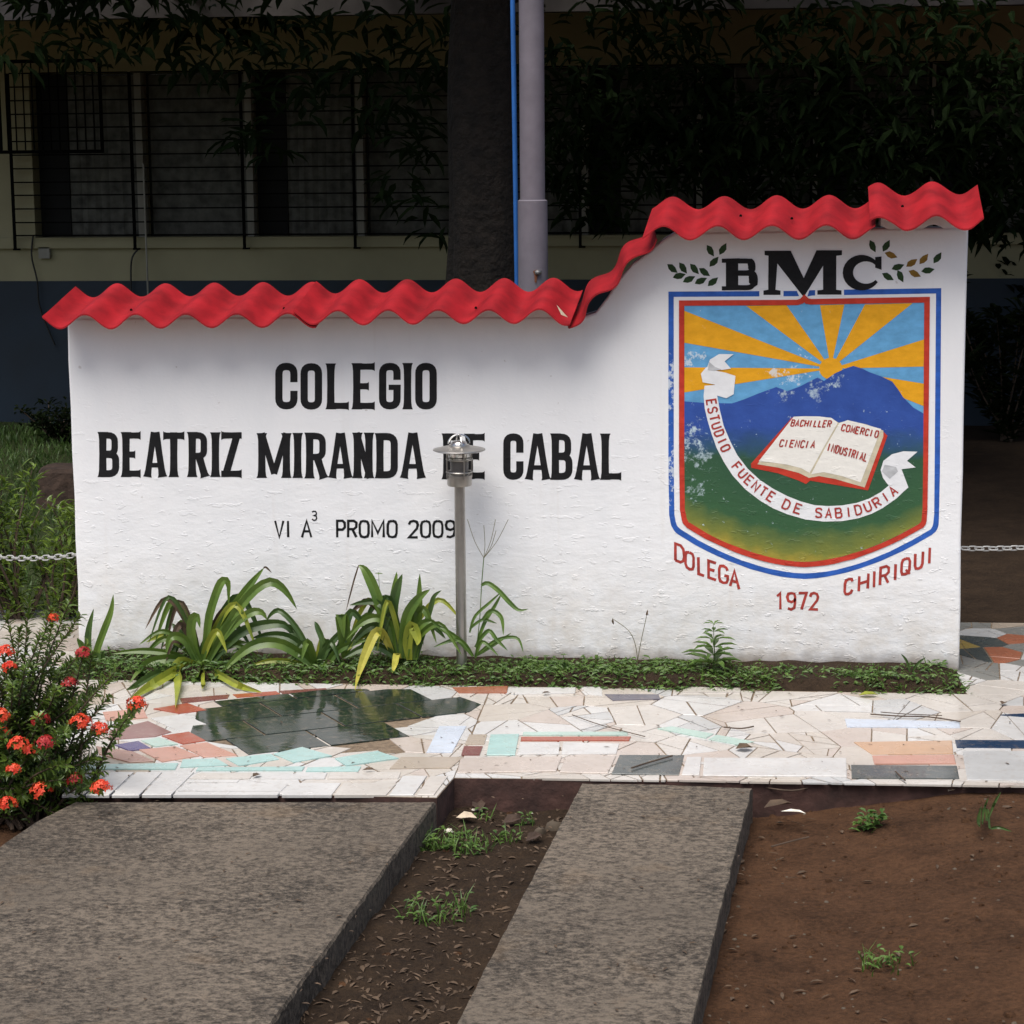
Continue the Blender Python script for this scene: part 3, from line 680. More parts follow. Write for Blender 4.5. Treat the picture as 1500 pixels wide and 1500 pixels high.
for _, v, f, m_ in TILES[:300]: part('tile', path, v, f, m_)
rest = {}
for _, v, f, m_ in TILES[300:]: rest.setdefault(m_, MB()).add(v, f)
keys = sorted(rest); big = MB(); mi = []
for i, k_ in enumerate(keys): big.add(rest[k_].v, rest[k_].f); mi += [i] * len(rest[k_].f)
if keys:
    o = part('small_tiles', path, big.v, big.f, None, False, None, keys, mi); o['kind'] = 'stuff'

# concrete slabs in front
def slab(pts, label=None):
    p0 = [tuple(onZ(x, y, .0).xy) for x, y in pts]
    if area(p0) < 0: p0 = p0[::-1]
    p = []
    for i in range(len(p0)):
        a, b = Vector(p0[i]), Vector(p0[(i + 1) % len(p0)]); n = max(1, int((b - a).length / .03)); nn = Vector((b.y - a.y, a.x - b.x)).normalized()
        for j in range(n):
            q = a.lerp(b, j / n); p.append(tuple(q + nn * (.004 * noise.noise(Vector((q.x * 7, q.y * 7, 1))) + R.uniform(-.0012, .0012) - .003)))
    k = len(p)
    v = [(x, y, -.2) for x, y in p] + [(x, y, -.018 + R.uniform(-.004, .004)) for x, y in p]
    cx, cy = sum(q[0] for q in p) / k, sum(q[1] for q in p) / k
    v += [(x + (cx - x) * .008, y + (cy - y) * .012, -.008) for x, y in p]
    f = [tuple(range(2 * k, 3 * k))] + [(i + s, (i + 1) % k + s, k + (i + 1) % k + s, k + i + s) for s in (0, k) for i in range(k)]
    return struct('pavement', v, f, 'concrete')
slab([(110, 1170), (300, 1170), (639, 1170), (579, 1250), (394, 1502), (360, 1560), (-420, 1560), (-200, 1330), (-20, 1248), (50, 1200)])
slab([(852, 1143), (960, 1144), (1103, 1150), (1078, 1250), (1013, 1505), (998, 1560), (633, 1560), (662, 1505), (795, 1250)])

# ------------------------------------------------------------------ the sign wall
wall = root('sign_wall', (0.5 * (WL + WR), 0, 0), 'white plastered school sign wall with stepped top, red corrugated capping and painted crest', 'wall')
TH = .16
tl = onY(98, 466); tr = onY(1419, 333)
outl = [onY(118, 990), onY(1405, 990)]
for t in (.15, .3, .45, .6, .75, .9): outl.append(onY(1405 + 13 * t + R.uniform(-1.2, 1.2), 990 - 657 * t))
outl += [onY(1419, 333), onY(1300, 334), onY(1130, 338), onY(990, 340), onY(972, 350), onY(949, 370), onY(926, 386), onY(907, 409), onY(889, 436), onY(872, 458), onY(852, 464), onY(600, 463), onY(300, 464), onY(98, 466)]
for t in (.12, .25, .38, .5, .62, .75, .88): outl.append(onY(98 + 19 * t + R.uniform(-1.3, 1.3), 466 + 524 * t))
outl = [Vector((p.x, 0, p.z)) for p in outl]; outl[0].z = outl[1].z = -.12
k = len(outl); v = [(p.x, 0, p.z) for p in outl] + [(p.x, TH, p.z) for p in outl]
f = [tuple(range(k)), tuple(reversed(range(k, 2 * k)))] + [(i, k + i, k + (i + 1) % k, (i + 1) % k) for i in range(k)]
body = part('wall_body', wall, v, f, 'plaster')
bv = body.modifiers.new('bevel', 'BEVEL'); bv.width = .012; bv.segments = 3; bv.limit_method = 'ANGLE'; bv.angle_limit = math.radians(40)

# lettering
def spread(word, spans, yt, yb, t, yt2=None, yb2=None):
    fl = Flat(.003, .00012); n = len(spans)
    xa, xb = spans[0][0], spans[-1][1]
    for ch, (a, b) in zip(word, spans):
        u = ((a + b) / 2 - xa) / max(1, xb - xa); o = (u * ((yt2 or yt) - yt)); o2 = (u * ((yb2 or yb) - yb))
        big_glyph(fl, ch, a, b, yt + o + R.uniform(-.4, .4), yb + o2 + R.uniform(-.4, .4), t)
    return fl
spread('COLEGIO', [(403, 436), (440, 472), (479, 511), (517, 549), (555, 587), (590, 604), (608, 640)], 532, 599.5, 11).put('painted_lettering', wall, 'black', 'large black lettering reading COLEGIO')
spread('BEATRIZ', [(145, 175), (179, 206), (211, 243), (239, 270), (276, 305), (309, 322), (324, 354)], 633, 699, 11).put('painted_lettering', wall, 'black', 'large black lettering reading BEATRIZ')
spread('MIRANDA', [(378, 425), (430, 442), (448, 479), (482, 515), (518, 546), (551, 583), (587, 622)], 634, 700.5, 11).put('painted_lettering', wall, 'black', 'large black lettering reading MIRANDA')
spread('DE', [(649, 677), (682, 710)], 635, 702, 11).put('painted_lettering', wall, 'black', 'large black lettering reading DE, behind the lamp')
spread('CABAL', [(737, 767), (770, 805), (808, 839), (842, 877), (881, 910)], 635, 702.5, 11).put('painted_lettering', wall, 'black', 'large black lettering reading CABAL')
fl = Flat(.003, .00012)
for ch, a, b, y0, y1, wd in (('V', 403, 415, 763, 787, 3.4), ('I', 419, 425, 763, 787, 3.4), ('A', 442.5, 456, 763, 787, 3.4), ('3', 457, 464, 749, 762, 2.0), ('P', 494, 505, 763, 787, 3.6), ('R', 510, 522, 763, 787, 3.6), ('O', 527, 540, 763, 787, 3.6),
                             ('M', 545, 562, 763, 787, 3.6), ('O', 568, 581, 763, 787, 3.6), ('2', 599, 612, 763, 787, 3.6), ('0', 617, 630, 763, 787, 3.6), ('0', 635, 648, 763, 787, 3.6), ('9', 653, 666, 763, 787, 3.6)):
    thin_glyph(fl, ch, (a, y1), (b - a, 0), (0, y0 - y1), wd)
fl.put('painted_lettering', wall, 'black', 'small black lettering reading VI A3 PROMO 2009')
Z4 = lambda pts: [(940 + a / 3, 330 + b / 3) for a, b in pts]
Z5 = lambda pts: [(940 + a / 3, 560 + b / 3) for a, b in pts]
fl = Flat(.0043, .0001)
fl.poly(Z4([(517, 276), (623, 276), (623, 314), (517, 316)])); fl.poly(Z4([(762, 276), (889, 276), (889, 312), (762, 312)])); fl.poly(Z4([(678, 280), (738, 280), (724, 326), (698, 326)])); fl.put('painted_gap', wall, 'ribbon', 'white gaps in the blue border round the monogram')
fl = Flat(.0056, .00012)
fl.poly(Z4([(540, 112), (655, 112), (712, 232), (768, 110), (880, 110), (880, 131), (855, 134), (855, 283), (878, 286), (878, 305), (772, 305), (772, 286), (797, 283), (797, 178), (712, 316), (596, 168), (588, 283), (610, 287), (610, 306), (535, 306), (535, 287), (556, 283), (557, 134), (540, 131)]))
fl.poly(Z4([(370, 148), (424, 148), (424, 283), (370, 283)])); fl.poly(Z4([(352, 147), (430, 145), (430, 163), (352, 165)])); fl.poly(Z4([(352, 268), (430, 268), (430, 285), (352, 286)]))
fl.strip(rnd(Z4([(400, 157), (484, 157), (484, 209), (400, 209)]), 8), [22 / 3] * 3 + [11] * 6 + [22 / 3] * 5)
fl.strip(rnd(Z4([(400, 211), (491, 211), (491, 274), (400, 274)]), 9), [22 / 3] * 3 + [13] * 6 + [22 / 3] * 5)
cp = [Z4([(976 + 70 * math.cos(math.radians(a)), 208 - 63 * math.sin(math.radians(a)))])[0] for a in range(38, 325, 13)]
fl.strip(cp, [4.5 + 10.5 * max(0, math.sin(math.radians((a - 38) / 287 * 180))) ** 1.2 for a in range(38, 325, 13)])
fl.poly(Z4([(1026, 140), (1054, 137), (1054, 196), (1026, 186)]))
fl.put('painted_lettering', wall, 'black', 'black slab serif monogram BMC above the crest')
def pleaf(fl, x, y, ang, L=20, W=9.5):
    d = Vector((math.cos(math.radians(ang)), -math.sin(math.radians(ang)))); n = Vector((-d.y, d.x)); c = Vector(Z4([(x, y)])[0])
    fl.poly([c - d * L / 2, c - d * L * .2 + n * W * .42, c + d * L * .1 + n * W * .5, c + d * L / 2, c + d * L * .12 - n * W * .42, c - d * L * .2 - n * W * .48])
fl = Flat(.003, .0001)
for q in ((135, 190, -40), (182, 188, -55), (232, 192, -50), (276, 206, -35), (165, 222, 15), (208, 237, 25), (260, 244, 25), (313, 248, 40), (302, 112, -58), (357, 104, 60), (318, 160, 48),
          (1015, 92, -65), (1075, 90, 60), (1126, 183, 20), (1300, 143, 55), (1082, 226, -30), (1137, 224, -65), (1258, 198, 10)): pleaf(fl, *q)
fl.put('painted_leaves', wall, 'leafpaint', 'dark green painted leaf sprays either side of the monogram')
fl = Flat(.003, .0001)
for q in ((1096, 131, -20), (1187, 165, 35), (1240, 148, 50), (1200, 213, -25)): pleaf(fl, *q)
fl.put('painted_leaves', wall, 'leafgold', 'gold tinged painted leaves right of the monogram')

# crest
crest = root('crest', (0, 0, 0), '', ''); del crest['label'], crest['category']
crest.parent = wall; crest.location = (onY(1180, 640).x - wall.location.x, 0, onY(1180, 640).z)
def shield(l, t, r, b0, dip, cr, peak=0.0):
    """outline of the shield in px: left, top, right, shoulder height, depth of the curved foot"""
    P = [(l, t), ((l + r) / 2 - 10, t - 1), ((l + r) / 2 - 4, t - 1 - peak * .4), ((l + r) / 2, t - 2 - peak), ((l + r) / 2 + 4, t - 1 - peak * .4), ((l + r) / 2 + 10, t - 2), (r, t - 5)]
    P += [(r - 2, b0 - 80), (r - 3, b0 - 14)] + rnd([(r - 3, b0 - 10), (r - 5, b0 + 8), (r - 22, b0 + 18)], cr)[1:-1]
    n = 22
    for i in range(1, n):
        u = 1 - i / n; x = l + 22 + (r - l - 44) * u
        P.append((x, b0 + 18 + (dip - 18) * (1 - abs(2 * u - 1) ** 1.75)))
    P += rnd([(l + 22, b0 + 18), (l + 5, b0 + 6), (l + 1, b0 - 12)], cr)[1:-1] + [(l + 1, b0 - 14), (l, b0 - 90)]
    return P
def border(fl, P, w): fl.strip(P, [w * R.uniform(.9, 1.1) for _ in P], True)
OUT = shield(983, 431, 1375, 768, 76, 9); RED = shield(998.5, 444, 1358, 760, 67, 6, 5); INN = shield(1001, 446, 1355, 757, 66, 6, 4)
fl = Flat(.003); fl.poly(INN); fl.put('painted_sky', crest, 'skyp')
fl = Flat(.0042, .0001); SUNC = (1217, 540)
def wedge(p, q): fl.poly([SUNC, p, q])
for p, q in (((1002, 455), (1002, 502)), ((1002, 538), (1002, 575)), ((1093, 448), (1152, 447)), ((1201, 447), (1237, 446)), ((1267, 446), (1337, 444)), ((1354, 497), (1353, 537)), ((1354, 562), (1353, 595))): wedge(p, q)
fl.poly([(SUNC[0] + 17 * math.cos(a * .3), SUNC[1] + 16 * math.sin(a * .3)) for a in range(21)])
fl.put('sun_rays', crest, 'ray', 'yellow sun rays fanning over pale blue sky')
fl = Flat(.0066)
low = [p for p in INN if p[1] > 700 and 1000 < p[0] < 1358]
ridge = [(1002, 588), (1030, 590), (1072, 591), (1090, 585), (1112, 576), (1137, 567), (1146, 570), (1153, 573), (1172, 566), (1187, 558), (1198, 553), (1207, 558), (1223, 547), (1238, 540), (1250, 536), (1263, 540), (1273, 545), (1290, 551), (1307, 559), (1316, 571), (1323, 582), (1338, 597), (1353, 606)]
fl.poly(ridge + low); fl.put('mountain_and_field', crest, 'land', 'blue mountain fading into a green field')
fl = Flat(.0078); border(fl, RED, 7.8); fl.put('red_border', crest, 'red')
fl = Flat(.003); border(fl, OUT, 7.6); fl.put('blue_border', crest, 'blue')
# ribbon with motto
RO = Z5([(276, 15), (272, 60), (277, 115), (290, 170), (308, 230), (330, 290), (362, 352), (400, 410), (455, 470), (520, 520), (578, 554), (640, 580), (720, 603), (800, 612), (880, 610), (950, 598), (1010, 578), (1060, 552), (1120, 510), (1170, 462)])
RI = Z5([(345, 10), (330, 50), (343, 120), (360, 190), (387, 255), (420, 320), (466, 380), (520, 430), (578, 468), (640, 500), (700, 524), (760, 540), (820, 544), (880, 541), (945, 530), (1000, 511), (1050, 483), (1090, 450), (1115, 425), (1130, 400)])
rib = Flat(.0092); rib.band(RO, RI)
rib.poly(Z4([(260, 652), (285, 622), (330, 640), (370, 648), (412, 662), (404, 742), (372, 760), (330, 748), (322, 700), (268, 690)]))
rib.poly(Z4([(286, 628), (300, 590), (340, 566), (404, 566), (364, 598), (392, 630), (350, 636), (318, 624)]))
rib.poly(Z5([(1050, 385), (1062, 345), (1100, 316), (1150, 303), (1212, 305), (1166, 345), (1204, 374), (1142, 382), (1172, 462), (1120, 507), (1086, 455), (1060, 420)]))
ribo = rib.put('ribbon', crest, 'ribbon', 'white ribbon with a motto in red capitals')
fl = Flat(.0112); fl.poly(Z4([(290, 636), (296, 600), (322, 622), (352, 634), (318, 640)])); fl.poly(Z5([(1055, 392), (1068, 362), (1118, 372), (1126, 392), (1090, 424)])); fl.poly(Z4([(340, 690), (398, 684), (394, 738), (352, 742)])) if False else None
fl.put('ribbon_fold', ribo, 'ribbonshade')
mid = [((a[0] + b[0]) / 2, (a[1] + b[1]) / 2) for a, b in zip(RO, RI)]
cum = [0]
for a, b in zip(mid, mid[1:]): cum.append(cum[-1] + math.hypot(b[0] - a[0], b[1] - a[1]))
def at_len(s):
    for i in range(len(mid) - 1):
        if s <= cum[i + 1]:
            u = (s - cum[i]) / (cum[i + 1] - cum[i]); p = Vector(mid[i]).lerp(Vector(mid[i + 1]), u); d = (Vector(mid[i + 1]) - Vector(mid[i])).normalized(); return p, d
    return Vector(mid[-1]), (Vector(mid[-1]) - Vector(mid[-2])).normalized()
def len_near(x, y): return min((math.hypot(p[0] - x, p[1] - y), c) for p, c in ((at_len(s * .5)[0], s * .5) for s in range(int(cum[-1] * 2))))[1]
fl = Flat(.0112, .0001)
for word, a, b in (('ESTUDIO', (1042, 589), (1063, 656)), ('FUENTE', (1079, 684), (1128, 729)), ('DE', (1150, 743), (1167, 750)), ('SABIDURIA', (1199, 752), (1310, 722))):
    s0, s1 = len_near(*a), len_near(*b); n = len(word)
    for i, ch in enumerate(word):
        p, d = at_len(s0 + (s1 - s0) * (i / max(1, n - 1))); nrm = Vector((d.y, -d.x)); wd, ht = (s1 - s0) / (n - 1) * .58 if n > 2 else 9, 13.5
        if ch == 'I': wd *= .7
        thin_glyph(fl, ch, p - d * wd / 2 - nrm * ht / 2, d * wd, nrm * ht, 2.5)
fl.put('motto', ribo, 'textred', 'red motto reading ESTUDIO FUENTE DE SABIDURIA')
# book
fl = Flat(.0092); fl.poly(Z5([(480, 358), (660, 155), (690, 150), (1060, 215), (1080, 235), (995, 475), (740, 432), (722, 447), (690, 432), (600, 400), (482, 376)])); book = fl.put('book', crest, 'red', 'open book with a red cover')
fl = Flat(.0104); fl.poly(Z5([(508, 360), (668, 156), (760, 152), (830, 155), (866, 178), (905, 168), (985, 184), (1062, 212), (1062, 238), (980, 462), (850, 425), (780, 412), (735, 420), (690, 398), (600, 375)])); fl.put('page_edges', book, 'pageedge')
fl = Flat(.0116)
fl.poly(Z5([(514, 347), (668, 151), (715, 149), (780, 150), (835, 157), (862, 178), (800, 285), (738, 398), (700, 377), (640, 362), (570, 352)]))
fl.poly(Z5([(868, 180), (905, 166), (970, 182), (1052, 205), (1010, 315), (962, 440), (880, 412), (800, 395), (744, 404), (805, 290)]))
fl.put('pages', book, 'page')
fl = Flat(.0132, .0001)
for word, a, b, ht in (('BACHILLER', (655, 192), (815, 196), 28), ('CIENCIA', (604, 282), (742, 288), 31), ('COMERCIO', (876, 212), (1022, 240), 29), ('INDUSTRIAL', (815, 300), (975, 344), 33)):
    p, q = Vector(Z5([a])[0]), Vector(Z5([b])[0]); n = len(word); d = (q - p) / (n - 1); u = d.normalized(); upx = Vector((.28, -.96))
    for i, ch in enumerate(word): thin_glyph(fl, ch, p + d * i, d * (.34 if ch == 'I' else .62), upx * ht / 3, 1.95)
fl.put('book_lettering', book, 'textred', 'red lettering BACHILLER CIENCIA COMERCIO INDUSTRIAL')
# lettering under the crest
fl = Flat(.003, .00012)
for ch, a, b in (('D', (148, 782), (186, 797)), ('O', (193, 815), (228, 827)), ('L', (250, 842), (274, 851)), ('E', (294, 858), (327, 869)), ('G', (341, 876), (378, 886)), ('A', (388, 895), (428, 909))):
    p, q = Vector(Z5([a])[0]), Vector(Z5([b])[0]); thin_glyph(fl, ch, p, q - p, (-.2, -24.5), 4.0)
for i, ch in enumerate('1972'):
    p = Vector(Z5([(590 + 50 * i, 998)])[0]); thin_glyph(fl, ch, p, (11.5, 0), (0, -24), 3.9)
for ch, x0, x1, yb, ht in (('C', 1237, 1248, 872, 22), ('H', 1258, 1271, 866, 22), ('I', 1277, 1283, 861, 23), ('R', 1289, 1301, 857, 25), ('I', 1308, 1314, 850.5, 23), ('Q', 1320, 1332, 843, 23), ('U', 1340, 1351, 834.5, 23), ('I', 1358, 1364, 826, 23)):
    thin_glyph(fl, ch, (x0, yb), (x1 - x0, -(x1 - x0) * .3), (1.0, -ht), 3.9)
fl.put('painted_lettering', wall, 'textred', 'red lettering reading DOLEGA 1972 CHIRIQUI')

# corrugated capping
def sheet(p0, p1, phase0, waves, amp, depth, slope, skew, yfront, z_lift=0.0, twist=0.0, name='roof_sheet', label=None, curl=0.0, infill=True, lap=.0):
    """front edge from p0 to p1 (px on plane Y = yfront); ridges run back and up"""
    a, b = onY(*p0, yfront), onY(*p1, yfront); a.z += z_lift; b.z += z_lift
    u = (b - a); L = u.length; u.normalize(); nrm = Vector((-u.z, 0, u.x))
    d = Vector((math.sin(skew), math.cos(skew) * math.cos(slope), 0)) + nrm * math.sin(slope)
    nS = int(waves * 18); nD = 5; v = []; t = .007
    for side in (0, 1):
        for j in range(nD + 1):
            for i in range(nS + 1):
                s = i / nS; ph = 2 * math.pi * (phase0 + waves * s)
                wv = amp * math.sin(ph); sag = .004 * noise.noise(Vector((s * 9, j * .7, L)))
                q = a + u * (L * s) + d * (depth * j / nD * (1 + twist * s)) + nrm * (wv + sag - side * t) + nrm * curl * (1 - j / nD) * max(0, (s - .86) / .14) ** 2
                v.append(q)
    f = []; row = nS + 1; blk = row * (nD + 1)
    for j in range(nD):
        for i in range(nS):
            q = j * row + i; f.append((q, q + 1, q + 1 + row, q + row)); f.append((blk + q, blk + q + row, blk + q + 1 + row, blk + q + 1))
    nf = len(f)
    for i in range(nS):
        f.append((i + 1, i, blk + i, blk + i + 1)); q = nD * row + i; f.append((q, q + 1, blk + q + 1, blk + q))
    for j in range(nD):
        q = j * row; f.append((q, q + row, blk + q + row, blk + q)); q = j * row + nS; f.append((q + row, q, blk + q, blk + q + row))
    if infill:
        fr = (.003 - yfront) / (depth * math.cos(skew) * math.cos(slope)); tops = []
        for i in range(nS + 1):
            s = i / nS; q = a + u * (L * s) + d * (depth * fr * (1 + twist * s)) + nrm * (amp * math.sin(2 * math.pi * (phase0 + waves * s)) - t - .002)
            if tl.x + .01 < q.x < tr.x - .01 and (s > lap and s < .97): tops.append((q.x, q.z))
        n_ = len(tops); iv = [(x, y_, z - dz) for y_, dz in ((.003, 0), (.003, .11), (.11, 0), (.11, .11)) for x, z in tops]; jf = []
        for i in range(n_ - 1): jf += [(i + n_, i + n_ + 1, i + 1, i), (i, i + 1, 2 * n_ + i + 1, 2 * n_ + i), (2 * n_ + i, 2 * n_ + i + 1, 3 * n_ + i + 1, 3 * n_ + i)]
        part('mortar_infill', wall, iv, jf, 'plaster')
    o = part(name, wall, v, f, 'sheet', True, label)
    o.data.polygons.foreach_set('use_smooth', [i < nf for i in range(len(f))])
    return o
RAD = math.radians
YF = -.185
AMP = .031
# phases: sin = -1 in a trough, +1 on a crest (measured along the front edge)
sheet((62, 470), (462, 468), .39, 5.40, AMP, .39, RAD(16.5), RAD(6.0), YF, 0, label='red corrugated sheet at the left end of the wall')
sheet((430, 466), (835, 464), .352, 5.50, AMP, .385, RAD(16.5), RAD(5.0), YF - .006, .006, label='red corrugated sheet over the middle, lapped on its neighbour', curl=-.01)
sheet((832, 478), (960, 346), .50, 2.45, .019, .33, RAD(13), RAD(5), YF + .03, -.006, infill=False, label='narrow red sheet climbing the sloping step')
sheet((941, 340), (1282, 338), .86, 4.29, AMP * .95, .37, RAD(18), RAD(5.0), YF - .008, .0, lap=.12, label='red corrugated sheet over the tall end')
sheet((1274, 331), (1441, 328), .08, 2.0, AMP * .95, .41, RAD(19), RAD(3.0), YF - .02, .012, lap=.10, label='short red corrugated sheet overlapping at the right end')
for x, y in ((192, 452), (416, 450), (697, 449), (1085, 314), (1322, 300), (1160, 318)):
    p = onY(x, y, YF + .13); m = MB(); m.lathe((p.x, p.y, p.z - .01), [(.006, 0), (.006, .006), (.003, .010)], 8); part('roof_nail', wall, m.v, m.f, 'iron')
p = onY(826, 466, YF - .012)
part('broken_corner', wall, [onY(815, 446, YF - .012), onY(832, 465, YF - .016), onY(822, 461, YF - .012), onY(815, 446, YF - .006), onY(832, 465, YF - .010), onY(822, 461, YF - .006)], [(0, 1, 2), (3, 5, 4), (0, 3, 4, 1), (1, 4, 5, 2), (2, 5, 3, 0)], 'sheetedge', False, 'pale broken corner of the middle sheet')

# ------------------------------------------------------------------ bollard lamp
LY = -.20
b0 = onZ(675.5, 986, .0); LX = onY(675.5, 900, LY).x
Zp = lambda y: onY(675, y, LY).z
pm = (onY(685, 800, LY) - onY(675, 800, LY)).length / 10      # metres per pixel at the lamp
lamp = root('bollard_lamp', (LX, LY, 0), 'brushed steel bollard garden lamp with disc cap in front of the white wall', 'lamp')
m = MB().lathe((LX, LY, -.03), [(.055, 0), (.06, .012), (.06, .045), (.05, .055)], 20); part('base', lamp, m.v, m.f, 'footing', True)
m = MB().lathe((LX, LY, 0), [(7.8 * pm, .02), (7.8 * pm, Zp(711))], 24); part('post', lamp, m.v, m.f, 'steel', True)
m = MB().lathe((LX, LY, 0), [(8 * pm, Zp(712)), (17 * pm, Zp(711)), (18 * pm, Zp(709)), (18 * pm, Zp(696)), (16.5 * pm, Zp(695))], 28); part('cup', lamp, m.v, m.f, 'steel', True)
m = MB().lathe((LX, LY, 0), [(13 * pm, Zp(697)), (13 * pm, Zp(673))], 24); part('lamp_glass', lamp, m.v, m.f, 'glass', True)
m = MB().lathe((LX, LY, 0), [(13.5 * pm, Zp(674)), (16 * pm, Zp(671)), (17 * pm, Zp(661)), (14 * pm, Zp(658))], 28); part('reflector', lamp, m.v, m.f, 'chrome', True)
cap = MB().lathe((LX, LY, 0), [(16 * pm, Zp(660)), (35 * pm, Zp(660.5)), (38 * pm, Zp(659)), (37.5 * pm, Zp(657.8)), (24 * pm, Zp(654.5)), (15 * pm, Zp(652.8)), (14.5 * pm, Zp(651))], 36); part('cap', lamp, cap.v, cap.f, 'steel', True)
m = MB().lathe((LX, LY, 0), [(13 * pm, Zp(653)), (12.5 * pm, Zp(650)), (10.5 * pm, Zp(647)), (6 * pm, Zp(645)), (1 * pm, Zp(644.5))], 24); part('dome', lamp, m.v, m.f, 'chrome', True)
for ang in (20, 110):
    c, s = math.cos(RAD(ang)), math.sin(RAD(ang))
    m = MB().tube([Vector((LX + c * 16 * pm * math.cos(a), LY + s * 16 * pm * math.cos(a), Zp(650) + 13.5 * pm * math.sin(a))) for a in [math.pi * i / 14 for i in range(15)]], 1.3 * pm, 6); part('loop', lamp, m.v, m.f, 'chrome', True)
for y, r in ((672.5, 18.5), (691, 18.5)):
    m = MB().torus((LX, LY, Zp(y)), r * pm, 1.2 * pm); part('ring', lamp, m.v, m.f, 'steel', True)
for i in range(4):
    a = RAD(28 + 90 * i); x, y = LX + 19 * pm * math.cos(a), LY + 19 * pm * math.sin(a)
    m = MB().tube([(x, y, Zp(700)), (x, y, Zp(659))], 1.1 * pm, 6); part('rod', lamp, m.v, m.f, 'steel', True)

# ------------------------------------------------------------------ flagpole, blue pipe
FY = .65
fx = onY(781, 430, FY).x; q = (onY(790, 350, FY) - onY(780, 350, FY)).length / 10
fp = root('flagpole', (fx, FY, 0), 'grey painted metal pole in a wider sleeve behind the wall', 'pole')
m = MB().lathe((fx, FY, 0), [(23 * q, -.1), (22.5 * q, 1.0), (21.7 * q, onY(780, 294, FY).z), (19.5 * q, onY(780, 292.5, FY).z)], 28); part('sleeve', fp, m.v, m.f, 'pole', True)
m = MB().lathe((fx, FY, 0), [(18.6 * q, 1.2), (18.0 * q, 3.0), (16 * q, 6.5)], 28); part('mast', fp, m.v, m.f, 'pole', True)
bp = onY(788, 399, FY - 21 * q)
m = MB().lathe(bp - Vector((0, 0, .012)), [(.004, 0), (.015, .004), (.018, .012), (.015, .02), (.004, .024)], 12); part('bolt', fp, m.v, m.f, 'steel', True)
part('rust_stain', fp, [Vector((bp.x + a * q, FY - math.sqrt(max(0, (22.6 * q) ** 2 - (bp.x + a * q - fx) ** 2)) - .002, bp.z + z * q)) for a, z in ((-7, 2), (-2, 4), (0, -3), (-2.5, -16), (-5, -13), (-5, -4))], [(0, 1, 2, 3, 4, 5)], 'rust', False, 'rust streak below the bolt')
p0, p1 = onY(753.5, 170, FY + .12), onY(757.5, 432, FY + .12); dd = (p0 - p1)
m = MB().tube([p1 - dd * 1.55, p1, p0, p0 + dd * 1.6], 3.6 * q, 10); solo('blue_pipe', m.v, m.f, 'bluepipe', 'thin blue pipe rising beside the grey pole', 'pipe', smooth=True)

# ------------------------------------------------------------------ chain on both sides
def link_mesh():
    m = MB(); L, W, r = .020, .0115, .0033; pts = []
    for i in range(20):
        a = 2 * math.pi * i / 20; pts.append(Vector((math.copysign(L - W, math.cos(a)) * (1 if abs(math.cos(a)) > 1e-6 else 0) + W * math.cos(a), W * math.sin(a), 0)))
    n = 6; b = 0
    for i, p in enumerate(pts):
        t = (pts[(i + 1) % 20] - pts[i - 1]).normalized(); s = Vector((0, 0, 1)); o = t.cross(s)
        for j in range(n):
            a = 2 * math.pi * j / n; m.v.append(p + o * r * math.cos(a) + s * r * math.sin(a))
    for i in range(20):
        for j in range(n): m.f.append((i * n + j, ((i + 1) % 20) * n + j, ((i + 1) % 20) * n + (j + 1) % n, i * n + (j + 1) % n))
    me = mesh('link', m.v, m.f, True); me.materials.append(MT['chain']); return me
LINK = link_mesh()
def chain(a, b, sag, label):
    c = root('chain', a, label, 'chain', 'white chains beside the wall')
    n = int((b - a).length / .0315); P = []
    for i in range(n + 1):
        t = i / n; P.append(a.lerp(b, t) - Vector((0, 0, sag * 4 * t * (1 - t))))
    for i in range(n):
        o = bpy.data.objects.new('link', LINK); COL.objects.link(o); o.parent = c
        d = P[i + 1] - P[i]; o.location = (P[i] + P[i + 1]) / 2 - a
        qx = d.to_track_quat('X', 'Z'); o.rotation_mode = 'QUATERNION'
        o.rotation_quaternion = qx @ Matrix.Rotation(RAD(25 + 90 * (i % 2)), 4, 'X').to_quaternion()
    return c
a = onY(116, 812, .08); chain(a, Vector((a.x - 1.25, .35, a.z + .16)), .10, 'white plastic chain hung from the left end of the wall')
a = onY(1409, 803, .08); chain(a, Vector((a.x + 1.25, .35, a.z + .16)), .06, 'white plastic chain hung from the right end of the wall')
for s, lab in ((WL - 1.27, 'left'), (WR + 1.28, 'right')):
    m = MB().lathe((s, .35, -.05), [(.035, 0), (.035, .78), (.02, .80)], 14); solo('chain_post', m.v, m.f, 'chain', 'white post holding the %s chain' % lab, 'post', smooth=True)

# ------------------------------------------------------------------ school building behind
bld = root('school_building', (0, BY, 0), 'long cream school building with navy plinth and barred windows in deep shade', 'building')
bx = lambda x, y: onY(x, y, BY)
zpl, zsl, zsb = bx(300, 411).z, bx(300, 347).z, bx(300, 363).z
XL, XR = -12, 12
def bpart(name, x0, x1, y0, y1, z0, z1, mat, par=bld, label=None):
    v, f = box(x0, x1, BY + y0, BY + y1, z0, z1); return part(name, par, v, f, mat, False, label)
bpart('plinth', XL, XR, -.02, .25, -.2, zpl, 'navy', label='dark navy painted lower wall')
bpart('wall', XL, XR, 0, .25, zpl, zsb, 'cream')
bpart('sill', XL, XR, -.05, .25, zsb + .002, zsl, 'cream')
ZT = 3.05
bpart('lintel', XL, XR, 0, .25, ZT, 3.5, 'cream')
px0 = bx(50, 300).x; bpart('pier', XL, px0, 0, .25, zsl, ZT, 'cream')
roof = bpart('roof', XL - .5, XR + .5, -2.1, 6, 3.5, 3.62, 'roofm'); bpart('fascia', XL - .5, XR + .5, -2.14, -2.103, 3.36, 3.66, 'roofm', roof)
